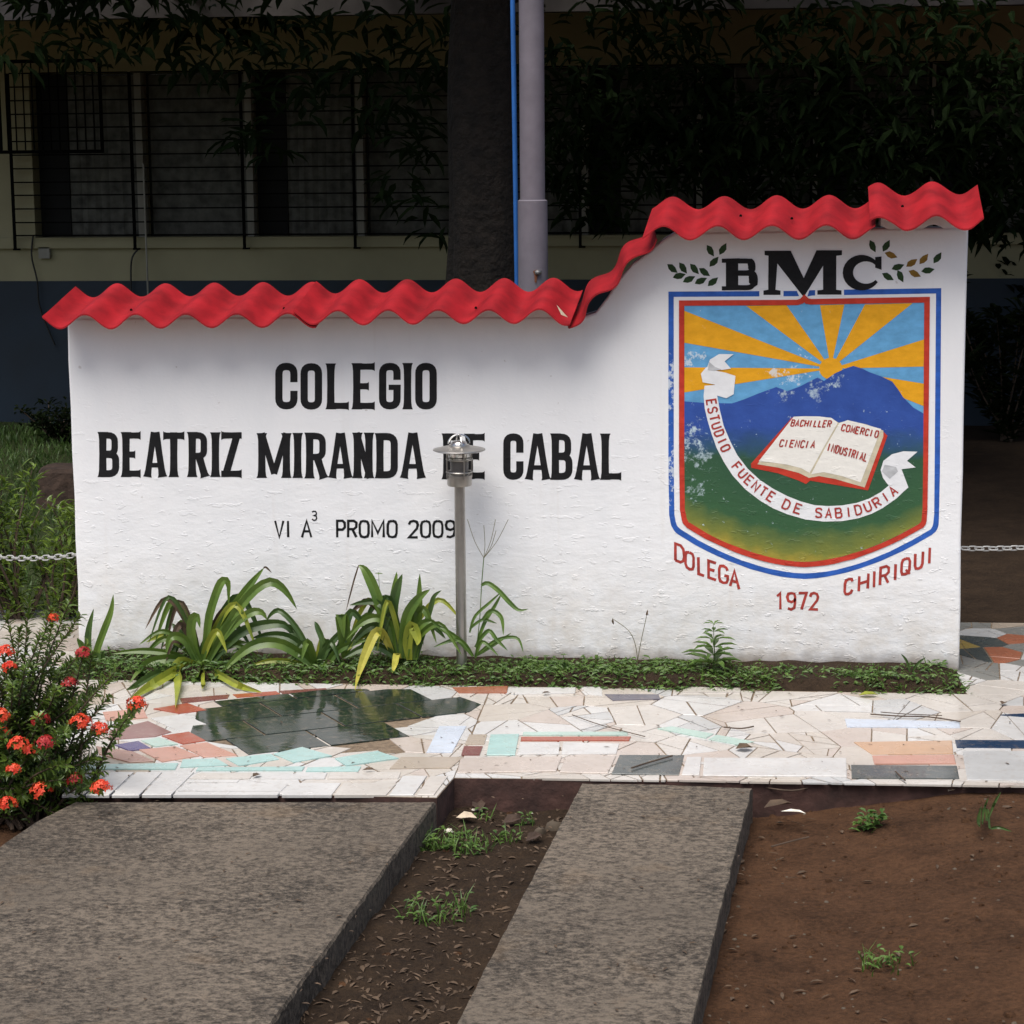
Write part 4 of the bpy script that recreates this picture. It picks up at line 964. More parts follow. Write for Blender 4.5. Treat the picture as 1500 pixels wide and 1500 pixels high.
bpart('back_wall', XL, XR, 5.0, 5.2, -.2, 3.5, 'cream'); bpart('room_floor', XL, XR, .26, 5.0, .0, .05, 'void')
step = bx(365, 300).x - bx(205, 300).x; mx0 = bx(206, 300).x
nb = int((XR - mx0) / step)
prev = px0 + .0
for i in range(nb + 1):
    x = mx0 + i * step
    bpart('mullion', x - .03, x + .03, .02, .14, zsl, ZT, 'mullion')
    wd = bpart('window', prev + .001, x - .031, .20, .23, zsl + .001, ZT - .001, 'pane')
    W0 = x - .031 - prev
    cu = W0 * (.70 if i in (0, 2) or i > 3 else .97)
    m = MB(); n = 26
    for j in range(n + 1):
        xx = prev + (W0 - cu) + cu * j / n; yy = BY + .185 + .008 * math.sin(j * 1.9) + R.uniform(-.002, .002)
        m.v += [Vector((xx, yy, zsl + .02)), Vector((xx, yy, ZT - .02))]
    m.f = [(2 * j, 2 * j + 2, 2 * j + 3, 2 * j + 1) for j in range(n)]
    part('curtain', wd, m.v, m.f, 'curtain', True)
    if i in (0, 2) or i > 3: bpart('dark_opening', prev + (W0 - cu) * .02, prev + (W0 - cu) * .98, .17, .19, zsl + .01, ZT - .01, 'void', wd)
    prev = x + .031
# grille
gz = [bx(300, y).z for y in (343, 324, 304, 284, 265, 245, 225, 205, 185, 165, 145, 125, 105)]
for i in range(-1, nb + 1):
    x = mx0 + i * step - .03 if i >= 0 else bx(26, 300).x; x2 = mx0 + (i + 1) * step - .03
    m = MB(); m.add(*box(x - .012, x + .012, BY - .13, BY - .11, bx(300, 363).z, gz[-1])); m.add(*box(x - .012, x + .045, BY - .15, BY - .106, bx(300, 364.5).z, bx(300, 362).z))
    g = part('window_grille', bld, m.v, m.f, 'iron')
    for z in gz:
        vv, ff = box(x + .013, x2 - .013, BY - .125, BY - .113, z - .006, z + .006); part('bar', g, vv, ff, 'iron')
x0, x1, z0, z1 = bx(23, 224).x, bx(172, 224).x, bx(100, 225).z, bx(100, 90).z
cg = MB()
for (a, b_, c, d_) in ((x0, x1, z0, z0 + .03), (x0, x1, z1 - .03, z1), (x0, x0 + .025, z0 + .03, z1 - .03), (x1 - .025, x1, z0 + .03, z1 - .03)): cg.add(*box(a, b_, BY - .42, BY - .40, c, d_))
cage = part('iron_cage', bld, cg.v, cg.f, 'iron', False, 'black iron cage over the upper left window')
for i in range(1, 12):
    xx = x0 + (x1 - x0) * i / 12; vv, ff = box(xx - .005, xx + .005, BY - .415, BY - .405, z0 + .031, z1 - .031); part('bar', cage, vv, ff, 'iron')
p = bx(67, 370); vv, ff = box(p.x - .05, p.x + .05, BY - .05, BY - .002, p.z - .05, p.z + .05); part('junction_box', bld, vv, ff, 'mullion')
for pts in ([(52, 345), (50, 375), (58, 410), (62, 450), (84, 505)], [(205, 365), (196, 380), (195, 420), (196, 470)]):
    m = MB().tube(smoothpath([bx(*q) + Vector((0, -.07, 0)) for q in pts], 14), .008, 5); part('cable', bld, m.v, m.f, 'cable', True)
p = bx(219, 240); m = MB().tube([(p.x, BY - .2, -.05), (p.x, BY - .2, p.z)], .009, 6); solo('thin_rod', m.v, m.f, 'mullion', 'thin grey rod standing in front of the barred window', 'rod')
k0 = onZ(-120, 628); vv, ff = box(k0.x - 2, WL + 1.2, BY - .55, BY - .43, -.06, .06)
for i in range(22):
    xx = WL - 2.4 + i * .21 + R.uniform(-.008, .008); vv, ff = box(xx, xx + .195, BY - .55 + R.uniform(-.01, .01), BY - .44, -.06, .055 + R.uniform(-.01, .01))
    if i == 0: kerb = root('brick_kerb', (WL, BY - .5, 0), 'low kerb of old red bricks along the foot of the building', 'kerb')
    part('brick', kerb, vv, ff, 'brickred')

# stump on the lawn
sp = onZ(92, 735); st = MB()
n = 14; ring = []
for j, (z, s) in enumerate(((-.03, 1.05), (.10, 1.0), (.22, .95), (.245, .85))):
    for i in range(n):
        a = 2 * math.pi * i / n; r = (.17 + .02 * noise.noise(Vector((math.cos(a) * 2, math.sin(a) * 2, z * 4)))) * s
        sq = max(abs(math.cos(a)), abs(math.sin(a))); st.v.append(Vector((sp.x + .05 + r * math.cos(a) / sq * 1.15, sp.y + r * math.sin(a) / sq, z)))
for j in range(3):
    for i in range(n): st.f.append((j * n + i, j * n + (i + 1) % n, (j + 1) * n + (i + 1) % n, (j + 1) * n + i))
st.f.append(tuple(3 * n + i for i in range(n)))
solo('wood_stump', st.v, st.f, 'stump', 'rough brown block of wood lying on the lawn behind the wall', 'stump')

# lawn grass
m = MB()
for _ in range(26000):
    x, y = R.uniform(-6.6, -1.8), R.uniform(BACKY + .1, BY - .3)
    if R.random() > .75 + .5 * noise.noise(Vector((x * 1.5, y * 1.5, 5))): continue
    m.blade((x, y, -.05), (R.uniform(-.3, .3), R.uniform(-.3, .3), 1), R.uniform(.05, .12), R.uniform(.007, .014), (R.uniform(-1, 1), R.uniform(-1, 1)))
g = struct('grass', m.v, m.f, 'grass1', False, 'stuff', 'rough green lawn grass behind the wall', 'grass')

# ------------------------------------------------------------------ trees
def tube_tree(pts, rads, seed, n=16):
    m = MB().tube(smoothpath(pts, 22), [1] * 23, n); P = smoothpath(pts, 22)
    for i in range(23):
        t = i / 22 * (len(rads) - 1); j = min(int(t), len(rads) - 2); r = rads[j] + (rads[j + 1] - rads[j]) * (t - j)
        for q in range(n):
            d = m.v[i * n + q] - P[i]; kk = r * (1 + .03 * math.sin(q * 2.1 + P[i].z * 1.3) + .16 * noise.noise(Vector((d.x * 2.2 + seed, d.y * 2.2, P[i].z * .9)))); m.v[i * n + q] = P[i] + d.normalized() * kk
    return m
def leaves_in(m, c, rad, count, L, W, rng, droop=.9):
    for _ in range(count):
        while True:
            o = Vector((rng.uniform(-1, 1), rng.uniform(-1, 1), rng.uniform(-1, 1)))
            if o.length < 1: break
        p = Vector(c) + Vector((o.x * rad[0], o.y * rad[1], o.z * rad[2]))
        a = rng.uniform(0, 2 * math.pi); d = Vector((math.cos(a), math.sin(a), rng.uniform(-1.2, .25) * droop))
        m.leaf(p, d, Vector((rng.uniform(-.6, .6), rng.uniform(-.6, .6), 1)), L * rng.uniform(.7, 1.25), W * rng.uniform(.75, 1.2), .2)
TY = 4.2
tp = onY(704, 420, TY); tq = (onY(714, 300, TY) - onY(704, 300, TY)).length / 10
tree = root('shade_tree', (tp.x, TY, 0), 'big dark tree with thick trunk between the wall and the building', 'tree')
m = tube_tree([(tp.x - .02, TY, -.2), (tp.x, TY, .5), (tp.x, TY, 1.2), (onY(706, 240, TY).x, TY, 2.2), (onY(708, 60, TY).x, TY, 3.6)], [68 * tq, 58 * tq, 53 * tq, 49 * tq, 44 * tq], 1.0, 22); part('trunk', tree, m.v, m.f, 'bark', True)
top = Vector((onY(708, 60, TY).x, TY, 3.5))
for dx, dy, dz, r in ((2.6, -1.2, 1.6, .16), (-2.2, -1.6, 1.7, .14), (1.4, 1.6, 1.8, .13), (-1.6, 1.4, 1.7, .12), (4.0, -.2, 1.2, .13), (.3, -2.4, 1.9, .12)):
    m = tube_tree([top - Vector((0, 0, .25)), top + Vector((dx * .35, dy * .35, dz * .45)), top + Vector((dx, dy, dz))], [r, r * .8, r * .35], dx, 10); part('branch', tree, m.v, m.f, 'bark', True)
m = MB(); rg = random.Random(5)
for _ in range(120):
    x, y = rg.uniform(-5.6, 7.5), rg.uniform(2.3, 7.4); z = rg.uniform(3.7, 5.4) + .12 * abs(x - top.x) * -.4
    leaves_in(m, (x, y, z), (.75, .75, .38), 150, .24, .075, rg)
# hanging sprays that dip into view
for (x, y, Y, r, n_) in ((350, 190, 5.2, .16, 45), (385, 215, 5.0, .12, 30), (610, 200, 4.6, .18, 60), (560, 160, 5.0, .22, 60), (585, 270, 5.4, .2, 50), (640, 320, 5.6, .18, 34), (830, 230, 5.0, .3, 110), (900, 190, 4.8, .35, 150), (880, 290, 5.4, .3, 90),
                         (980, 220, 4.6, .35, 170), (1060, 200, 4.4, .35, 190), (1150, 180, 4.4, .35, 190), (1240, 190, 4.3, .35, 190), (1330, 200, 4.2, .35, 200), (1430, 220, 4.2, .38, 230), (1480, 300, 4.6, .35, 190), (1460, 150, 4.0, .4, 200),
                         (1120, 260, 5.4, .4, 170), (1280, 270, 5.3, .4, 170), (1000, 130, 4.6, .4, 170), (820, 120, 4.4, .35, 120), (600, 90, 4.4, .4, 150), (430, 110, 4.6, .4, 130), (300, 60, 4.8, .4, 130), (120, 40, 4.8, .4, 130), (1200, 80, 4.3, .5, 200), (1380, 60, 4.2, .5, 200), (960, 30, 4.2, .5, 200), (700, 10, 4.0, .5, 150), (480, 20, 4.3, .5, 170), (220, 0, 4.4, .5, 170), (20, 10, 4.4, .5, 170)):
    leaves_in(m, onY(x, y, Y + (1.5 if x > 800 else .6)), (r * 1.1, r, r * .95), n_ if x > 800 else n_ // 2, .20, .055, rg)
part('crown', tree, m.v, m.f, 'canopy')
# dark shrubs on the right, behind the chain
def shrub(name, label, base, h, r, nl, L, W, mat, seed, group=None, stems=7):
    rg = random.Random(seed); base = Vector(base); t = root(name, base, label, 'shrub', group); ms = MB(); ml = MB()
    for s in range(stems):
        a = rg.uniform(0, 2 * math.pi); rr = r * math.sqrt(rg.random()); tipp = base + Vector((rr * math.cos(a), rr * math.sin(a) * .8, h * rg.uniform(.4, 1)))
        pts = smoothpath([base + Vector((rg.uniform(-.05, .05), rg.uniform(-.05, .05), -.05)), base.lerp(tipp, .5) + Vector((rg.uniform(-.06, .06), rg.uniform(-.06, .06), 0)), tipp], 10)
        ms.tube(pts, [.010 - .0008 * i for i in range(11)], 5)
        for _ in range(nl // stems):
            u = 1 - rg.random() ** 1.5 * .85; p = pts[min(10, int(u * 10))] + Vector((rg.gauss(0, .03), rg.gauss(0, .03), rg.gauss(0, .03))); b = rg.uniform(0, 2 * math.pi)
            ml.leaf(p, (math.cos(b), math.sin(b), rg.uniform(.1, 1.1)), (-math.cos(b), -math.sin(b), 1.2), L * rg.uniform(.6, 1.2), W * rg.uniform(.7, 1.2), .15)
    part('stems', t, ms.v, ms.f, 'twig', True); part('foliage', t, ml.v, ml.f, mat); return t
shrub('dark_shrub', 'dark leafy shrub in the shade right of the wall', onZ(1475, 640), 1.5, .7, 1500, .14, .05, 'canopy2', 3, stems=16)
shrub('dark_shrub', 'dark leafy shrub against the building beyond the right chain', onZ(1560, 620), 1.9, .8, 1600, .15, .05, 'canopy2', 4, stems=16)
shrub('hedge_plant', 'bright green leafy bush under the chain at the far left', onZ(28, 905), .82, .36, 900, .075, .017, 'ixlight', 5, 'green bushes left of the wall', 14)
shrub('hedge_plant', 'green leafy bush touching the left end of the wall', onZ(92, 905), .66, .26, 640, .075, .017, 'ixlight', 6, 'green bushes left of the wall', 12)
shrub('hedge_plant', 'green leafy bush beyond the left edge under the chain', onZ(-60, 905), .85, .34, 800, .065, .017, 'ixlight', 8, 'green bushes left of the wall', 12)
shrub('low_shrub', 'dark low shrub at the foot of the navy wall', onZ(85, 640), .28, .35, 500, .07, .03, 'canopy2', 9, stems=12)

# ------------------------------------------------------------------ planting bed and its plants
def bed_z(x, y):
    u = (y - BEDY) / (0 - BEDY); e = min(1, max(0, min(u * 5, (WR + .02 - x) * 8, (x - WL + .05) * 8)))
    return -.012 + e * .045 + noise.noise(Vector((x * 9, y * 9, 0))) * .012 * e
v, f = grid(WL - .04, WR + .005, BEDY - .008, .004, 150, 14, bed_z)
struct('planting_bed', v, f, 'darksoil', True)
m = MB(); rg = random.Random(21)
for _ in range(11000):
    x = rg.uniform(WL - .02, WR); y = BEDY - .03 * abs(noise.noise(Vector((x * 6, 3, 0)))) - .012 + (0 - BEDY) * (rg.random() ** 1.25) * .97
    dens = (.85 if x < .3 else .42) + 1.3 * noise.noise(Vector((x * 3.3, y * 7, 2))) - .25 * (1 if y > -.06 else 0) - .25 * max(0, (x - .5)) / 1.0 * (1 if y > BEDY * .5 else .2)
    if y < BEDY + .03: dens *= .75
    if rg.random() > dens: continue
    z = bed_z(x, max(y, BEDY)) ; a = rg.uniform(0, 6.28)
    if rg.random() < .62: m.blade((x, y, z), (rg.uniform(-1.1, 1.1), rg.uniform(-1.2, .4), .8), rg.uniform(.015, .05) * (1.6 if rg.random() < .12 else 1), rg.uniform(.003, .006), (rg.uniform(-1, 1), rg.uniform(-1, .3)))
    else: m.leaf((x, y, z + rg.uniform(.0, .016)), (math.cos(a), math.sin(a), rg.uniform(0, .6)), (0, -.3, 1), rg.uniform(.012, .045), rg.uniform(.006, .018), .2)
struct('ground_weeds', m.v, m.f, 'weed', False, 'stuff', 'low green weeds creeping over the planting bed', 'weeds')
Z2 = lambda p: (120 + p[0] / 4.167, 800 + p[1] / 4.167)
Z3 = lambda p: (440 + p[0] / 3.75, 620 + p[1] / 3.75)
def strap(parent, pts, width, y0, dy, mat, n=14, tip=.15, dip=0.0):
    """strap leaf along photo points, leaning from depth y0 by dy towards its tip; V-shaped section"""
    P2 = smoothpath([(p[0], p[1], 0) for p in pts], n); m = MB(); k = len(P2)
    C = [onY(p.x, p.y, y0 + dy * (i / (k - 1))) for i, p in enumerate(P2)]
    for i, p in enumerate(P2):
        if C[i].z < .035 and i > 2: C[i] = onZ(p.x, p.y, .03 if p.y < 1004 else .018)
        C[i].z = max(C[i].z, .014)
    wpx = width * (onY(500, 900, y0) - onY(501, 900, y0)).length
    view = Vector((0, -1, .15))
    for i, c in enumerate(C):
        t = (C[min(i + 1, k - 1)] - C[max(i - 1, 0)]).normalized(); sd_ = t.cross(view)
        sd_ = sd_.normalized() if sd_.length > .05 else Vector((1, 0, 0)); nn = sd_.cross(t).normalized()
        if nn.y > 0: nn = -nn
        u = i / (k - 1); wv = wpx * (.55 + .45 * min(1, u * 4)) * (1 if u < .55 else max(tip if u < 1 else .02, 1 - ((u - .55) / .45) ** 1.8))
        m.v += [c - sd_ * wv / 2 + nn * wv * .16, c - nn * wv * .10, c + sd_ * wv / 2 + nn * wv * .16]
    for i in range(k - 1):
        b = 3 * i; m.f += [(b, b + 1, b + 4, b + 3), (b + 1, b + 2, b + 5, b + 4)]
    return part('leaf', parent, m.v, m.f, mat, True)
def clump(name, base_px, y0, label, leaves, conv, scale, group='strap leaved lilies along the wall'):
    b = onY(*conv(base_px), y0); t = root(name, (b.x, y0, .0), label, 'plant', group)
    for pts, wd, dy, mat in leaves: strap(t, [conv(p) for p in pts], wd / scale, y0, dy, mat)
    rl = random.Random(int(base_px[0])); bp_ = conv(base_px); big_ = len(leaves) / 18
    for _ in range(int(len(leaves) * 1.5)):
        sg = rl.choice((-1, 1)); reach = rl.uniform(25, 85) * big_; rise = rl.uniform(25, 95) * big_; dr = rl.random()
        pts = [bp_, (bp_[0] + sg * reach * .3, bp_[1] - rise * .65), (bp_[0] + sg * reach * .7, bp_[1] - rise), (bp_[0] + sg * reach * 1.1, bp_[1] - rise * (.75 - .7 * dr))]
        strap(t, pts, rl.uniform(6, 13), y0 + rl.uniform(.0, .08), rl.uniform(-.12, .08), rl.choice(('strap1', 'strap1', 'strap2', 'strap2', 'strap2', 'strap3', 'dry')))
    return t
YB = BEDY * .55
clump('lily_plant', (730, 720), YB, 'largest lily clump with arching strap leaves drooping onto the tiles, left of the lamp', [
    ([(735, 715), (760, 560), (780, 420), (820, 290), (850, 222), (880, 207), (897, 250), (893, 390)], 52, .03, 'strap1'),
    ([(745, 715), (800, 580), (880, 440), (990, 285), (1060, 195), (1112, 132)], 50, .08, 'strap1'), ([(1108, 134), (1125, 130), (1158, 162)], 12, .0, 'dry'),
    ([(765, 710), (850, 560), (950, 390), (1060, 265), (1150, 218), (1215, 245), (1270, 310), (1312, 385)], 56, .07, 'strap1'),
    ([(770, 705), (850, 570), (950, 460), (1040, 402), (1100, 405), (1130, 450)], 52, .03, 'strap1'),
    ([(725, 710), (685, 620), (668, 510), (680, 440), (705, 430), (722, 500)], 58, -.03, 'strap1'), ([(700, 710), (640, 590), (590, 520), (548, 470)], 46, .05, 'strap2'),
    ([(700, 715), (640, 585), (580, 548), (535, 570), (514, 660)], 52, -.06, 'strap1'), ([(690, 722), (580, 668), (450, 642), (320, 640), (180, 658)], 40, -.04, 'strap1'), ([(690, 725), (560, 690), (430, 705), (350, 770), (292, 838)], 60, -.10, 'strap1'),
    ([(690, 730), (600, 750), (480, 815), (380, 880), (290, 940)], 62, -.15, 'strap3'), ([(680, 730), (560, 740), (430, 790), (330, 850), (270, 880)], 46, -.12, 'strap2'), ([(690, 725), (610, 715), (588, 760), (596, 850), (572, 985)], 84, -.20, 'strap3'),
    ([(728, 700), (722, 735), (716, 765), (708, 800)], 64, -.08, 'strap1'), ([(790, 715), (870, 610), (980, 520), (1120, 478), (1240, 480), (1295, 545)], 62, .06, 'strap2'), ([(760, 740), (850, 790), (960, 850), (1100, 892)], 46, -.14, 'strap3'),
    ([(780, 720), (840, 640), (920, 590), (1010, 590)], 50, .04, 'strap1'), ([(720, 720), (735, 640), (770, 560), (800, 500)], 46, .05, 'strap2'), ([(735, 740), (745, 800), (738, 870)], 44, -.16, 'strap3')], Z2, 4.167)
clump('lily_plant', (1430, 760), YB + .02, 'dark low lily clump between the largest one and the lamp', [
    ([(1440, 760), (1330, 660), (1200, 592), (1060, 600), (940, 680), (850, 788)], 66, -.10, 'strap1'), ([(1430, 760), (1370, 600), (1290, 470), (1210, 395), (1160, 410), (1118, 468)], 34, .05, 'strap2'), ([(1430, 760), (1360, 640), (1260, 560), (1140, 545), (1040, 560)], 60, .03, 'strap2'),
    ([(1420, 765), (1300, 710), (1150, 700), (1030, 730)], 34, -.06, 'strap3'), ([(1430, 760), (1390, 650), (1330, 560), (1270, 500), (1210, 490)], 60, .06, 'strap2'), ([(1440, 760), (1470, 600), (1440, 500), (1420, 460)], 36, .04, 'strap2'),
    ([(1445, 760), (1500, 620), (1590, 520), (1640, 480)], 40, .02, 'strap2'), ([(1450, 765), (1560, 640), (1600, 560), (1620, 450), (1650, 400), (1700, 450), (1720, 520)], 50, .03, 'strap2'), ([(1440, 770), (1490, 730), (1560, 640), (1640, 600), (1780, 560)], 44, -.02, 'strap1')], Z2, 4.167)
clump('lily_plant', (560, 1290), YB + .03, 'upright lily clump just left of the lamp with one drooping yellow leaf', [
    ([(530, 1290), (475, 1120), (425, 960), (385, 860), (350, 800), (318, 780)], 58, .06, 'strap1'), ([(320, 780), (290, 880), (250, 1035)], 9, .0, 'dry'), ([(530, 1290), (510, 1150), (512, 1000), (535, 900), (560, 828)], 56, .02, 'strap2'), ([(525, 1290), (500, 1100), (515, 940), (530, 815)], 44, .06, 'strap1'),
    ([(560, 1290), (570, 1160), (590, 1050), (650, 960), (712, 913)], 56, -.02, 'strap1'), ([(630, 1300), (640, 1150), (652, 1000), (656, 825)], 44, .02, 'strap1'), ([(640, 1290), (680, 1140), (715, 1020), (735, 950), (775, 918)], 28, .0, 'strap2'),
    ([(520, 1280), (490, 1110), (420, 1068), (330, 1100), (250, 1190)], 44, -.06, 'strap1'), ([(520, 1280), (470, 1050), (420, 985), (340, 985), (270, 1000)], 34, .05, 'strap2'), ([(520, 1280), (440, 1130), (360, 1130), (250, 1250)], 46, -.03, 'strap2'),
    ([(500, 1250), (455, 1160), (415, 1150), (370, 1240), (330, 1350), (300, 1468)], 52, -.20, 'strap4'), ([(600, 1300), (590, 1200), (612, 1110), (645, 1180), (640, 1220)], 56, -.05, 'strap3'), ([(545, 1290), (530, 1270), (520, 1320), (505, 1375)], 36, -.14, 'strap4'),
    ([(550, 1290), (545, 1180), (500, 1090), (450, 1040)], 50, .0, 'strap2'), ([(580, 1290), (600, 1200), (660, 1110), (720, 1090), (770, 1130)], 40, -.03, 'strap1'), ([(540, 1300), (440, 1230), (330, 1240), (240, 1290)], 44, -.05, 'strap2'),
    ([(250, 1290), (245, 1180), (232, 1080), (225, 1055), (240, 1180)], 74, -.04, 'strap1')], Z3, 3.75)
clump('lily_plant', (70, 780), YB + .05, 'small upright lily with a few blades at the left end of the wall', [([(65, 770), (42, 640), (42, 520), (72, 382)], 44, .03, 'strap2'), ([(75, 770), (90, 650), (130, 530), (178, 400), (192, 295)], 44, .02, 'strap1'), ([(60, 770), (20, 640), (-30, 560)], 46, -.02, 'strap1'), ([(80, 780), (120, 720), (130, 640)], 42, -.03, 'strap2'), ([(60, 780), (30, 720), (-20, 690)], 40, -.05, 'strap1')], Z2, 4.167)
# tall grass weed by the lamp
gr = onY(*Z3((960, 1290)), YB); gw = root('grass_weed', (gr.x, YB, 0), 'tall wild grass with a fingered seed head right of the lamp', 'weed')
def stalk(parent, conv, pts, r, y0, mat, name='stalk', dy=0.0):
    P = smoothpath([(*conv(p), 0) for p in pts], 12); m = MB().tube([onY(p.x, p.y, y0 + dy * i / 12) for i, p in enumerate(P)], r, 5); return part(name, parent, m.v, m.f, mat, True)
stalk(gw, Z3, [(960, 1290), (985, 1080), (995, 900), (1008, 735)], .0022, YB, 'weed')
for e in ((918, 528), (1008, 560), (1072, 528), (1142, 528), (1075, 590)): stalk(gw, Z3, [(1008, 740), ((1008 + e[0]) / 2 - (6 if e[0] < 1000 else -6), (740 + e[1]) / 2 + 12), e], .0014, YB, 'straw', 'seed_finger')
for pts, wd, dy in (([(995, 890), (1030, 878), (1090, 920), (1150, 985), (1200, 1026), (1252, 1020)], 26, -.04), ([(930, 1150), (960, 1060), (1040, 985), (1105, 925)], 16, .0), ([(965, 1230), (1010, 1100), (1070, 1000), (1105, 935)], 20, .02), ([(1000, 1080), (1050, 1030), (1105, 1070), (1115, 1165)], 24, -.05),
                    ([(960, 1230), (1030, 1140), (1080, 1190), (1140, 1250)], 22, -.04), ([(930, 1130), (1000, 1080), (1080, 1100)], 16, 0), ([(970, 1270), (1080, 1190), (1190, 1180), (1225, 1260)], 18, -.06), ([(960, 1280), (1060, 1220), (1160, 1150)], 16, .0), ([(950, 1280), (860, 1180), (780, 1130), (720, 1090)], 26, -.03), ([(950, 1280), (870, 1190), (730, 1230)], 22, -.02), ([(960, 1290), (1000, 1200), (1090, 1280)], 20, -.05)):
    strap(gw, [Z3(p) for p in pts], wd / 3.75, YB, dy, 'weed')
# little weeds
def herb(label, px, h, tiers, L, W, y0, seed):
    rg = random.Random(seed); b = onY(px, 985, y0); b.z = .01; t = root('herb_weed', b, label, 'weed', 'small weeds growing in the bed'); ms = MB().tube([b, b + Vector((.004, 0, h * .5)), b + Vector((-.002, 0, h))], [.003, .0025, .001], 5); part('stem', t, ms.v, ms.f, 'weed', True); ml = MB()
    for i in range(tiers):
        u = .25 + .75 * i / max(1, tiers - 1); p = b + Vector((0, 0, h * u)); kk = 1.2 - .85 * u
        for j in range(5):
            a = 6.283 * j / 5 + i * .7; ml.leaf(p, (math.cos(a), math.sin(a), .25), (-math.cos(a) * .3, -math.sin(a) * .3, 1), L * kk * rg.uniform(.8, 1.2), W * kk, .18)
    part('leaves', t, ml.v, ml.f, 'weed'); return t
herb('bushy green weed with whorled leaves below the crest', 1045, .235, 6, .150, .040, YB + .02, 1)
herb('small weed sprig halfway between lamp and crest', 800, .075, 3, .05, .022, YB + .03, 2); herb('small weed sprig right of the lamp with paired leaves', 826, .085, 3, .05, .022, YB + .02, 3)
herb('thin sprig with small leaves rising behind the upright lily', 558, .42, 4, .05, .024, YB + .12, 4)
for pts, lab in (([(934, 978), (932, 950), (922, 925), (897, 906)], 'bent dry seed stalk against the wall left of the green weed'), ([(932, 980), (938, 945), (947, 903)], 'straight dry seed stalk with reddish head against the wall')):
    b = onY(*pts[0], YB + .05); s = root('seed_stalk', (b.x, YB + .05, 0), lab, 'weed', 'seed stalks by the wall'); stalk(s, lambda p: p, pts, .0016, YB + .05, 'straw')
    e = onY(*pts[-1], YB + .05); m = MB().leaf(e, (.1, 0, -.6) if pts[-1][0] < 920 else (.1, 0, .6), (0, -1, 0), .03, .010); part('seed_head', s, m.v, m.f, 'dry')
for px, sgn in ((1328, 1),):
    b = onY(px, 980, YB + .03); s = root('grass_sprout', (b.x, YB + .03, 0), 'two bladed grass sprout at the right end of the bed', 'weed')
    strap(s, [(1333, 985), (1328, 968), (1320, 958)], 3.5, YB + .03, .0, 'strap2'); strap(s, [(1336, 985), (1344, 972), (1356, 963)], 3.5, YB + .03, -.02, 'strap2')

# ------------------------------------------------------------------ ixora bush, foreground left
IXY = onZ(40, 1195, -.1).y; rg = random.Random(77)
ib = onZ(15, 1195, -.1)
ix = root('ixora_bush', (ib.x, ib.y, -.1), 'ixora bush with glossy leaves and red flower clusters in the left foreground', 'shrub')
FLOW = [(8, 958, 1), (14, 978, .6), (122, 958, .7), (103, 1003, .8), (200, 1033, 1), (60, 1056, .8), (118, 1060, 1.1), (146, 1069, .8), (0, 1050, .9), (28, 1092, 1), (66, 1090, .9), (62, 1160, 1.3), (148, 1156, 1), (110, 1142, .7), (12, 1178, .8), (42, 1102, .7), (2, 1078, .9), (78, 906, .4), (-30, 1010, 1), (-45, 1100, 1), (20, 1128, .6)]
ms, ml, m2 = MB(), MB(), MB()
def ix_stem(tip, lean=0):
    b = Vector((ib.x + rg.uniform(-.22, .18), ib.y + rg.uniform(-.10, .16), -.12))
    if tip.x > ib.x + .3: b.x += .12
    P = smoothpath([b, b.lerp(tip, .5) + Vector((rg.uniform(-.04, .04), rg.uniform(-.04, .04), .06)), tip], 18); ms.tube(P, [.007 - .0003 * i for i in range(19)], 5)
    L = sum((P[i + 1] - P[i]).length for i in range(18)); nn = int(L / .0145)
    for i in range(nn):
        u = .18 + .82 * i / nn; q = u * 18; j = min(17, int(q)); p = P[j].lerp(P[j + 1], q - j); t = (P[j + 1] - P[j]).normalized(); o = t.orthogonal().normalized(); bi = t.cross(o); a0 = i * 1.57 + rg.uniform(-.3, .3)
        for s in (0, math.pi) if i % 3 else (0, 2.1, 4.2):
            d = (o * math.cos(a0 + s) + bi * math.sin(a0 + s)) + t * rg.uniform(.3, .9)
            (m2 if (u > .8 and rg.random() < .5) else ml).leaf(p, d, t, rg.uniform(.024, .046), rg.uniform(.010, .016), .12, .2)
tips = []
for x, y, s in FLOW: tips.append(onY(x, y, IXY + (rg.uniform(-.26, -.14) if y > 1085 else rg.uniform(-.16, .06) if y > 1000 else rg.uniform(-.05, .2))))
tips += [onY(x, y, IXY + rg.uniform(-.05, .35)) for x, y in ((42, 880), (75, 890), (100, 885), (118, 900), (60, 930), (135, 955), (90, 960), (30, 920), (150, 1000), (168, 985), (130, 1010), (160, 1020), (175, 1055), (50, 1000), (80, 1030), (20, 1020), (110, 1100), (140, 1110), (90, 1125), (40, 1135), (155, 1130), (125, 1170), (95, 1185), (30, 1190), (5, 1140), (-20, 950), (-40, 1040), (-60, 1120), (-15, 1180), (10, 900), (70, 1070), (100, 1050), (130, 1085), (50, 1180))]
tips += [Vector((ib.x + rg.uniform(-.5, .28), ib.y + rg.uniform(-.15, .3), rg.uniform(.0, .5))) for _ in range(95)]
tips += [Vector((ib.x + rg.uniform(-.1, .34), ib.y + rg.uniform(-.2, .1), rg.uniform(-.04, .16))) for _ in range(26)]
for t in tips: ix_stem(t)
part('stems', ix, ms.v, ms.f, 'twig', True); part('foliage', ix, ml.v, ml.f, 'ixleaf'); part('young_leaves', ix, m2.v, m2.f, 'ixlight')
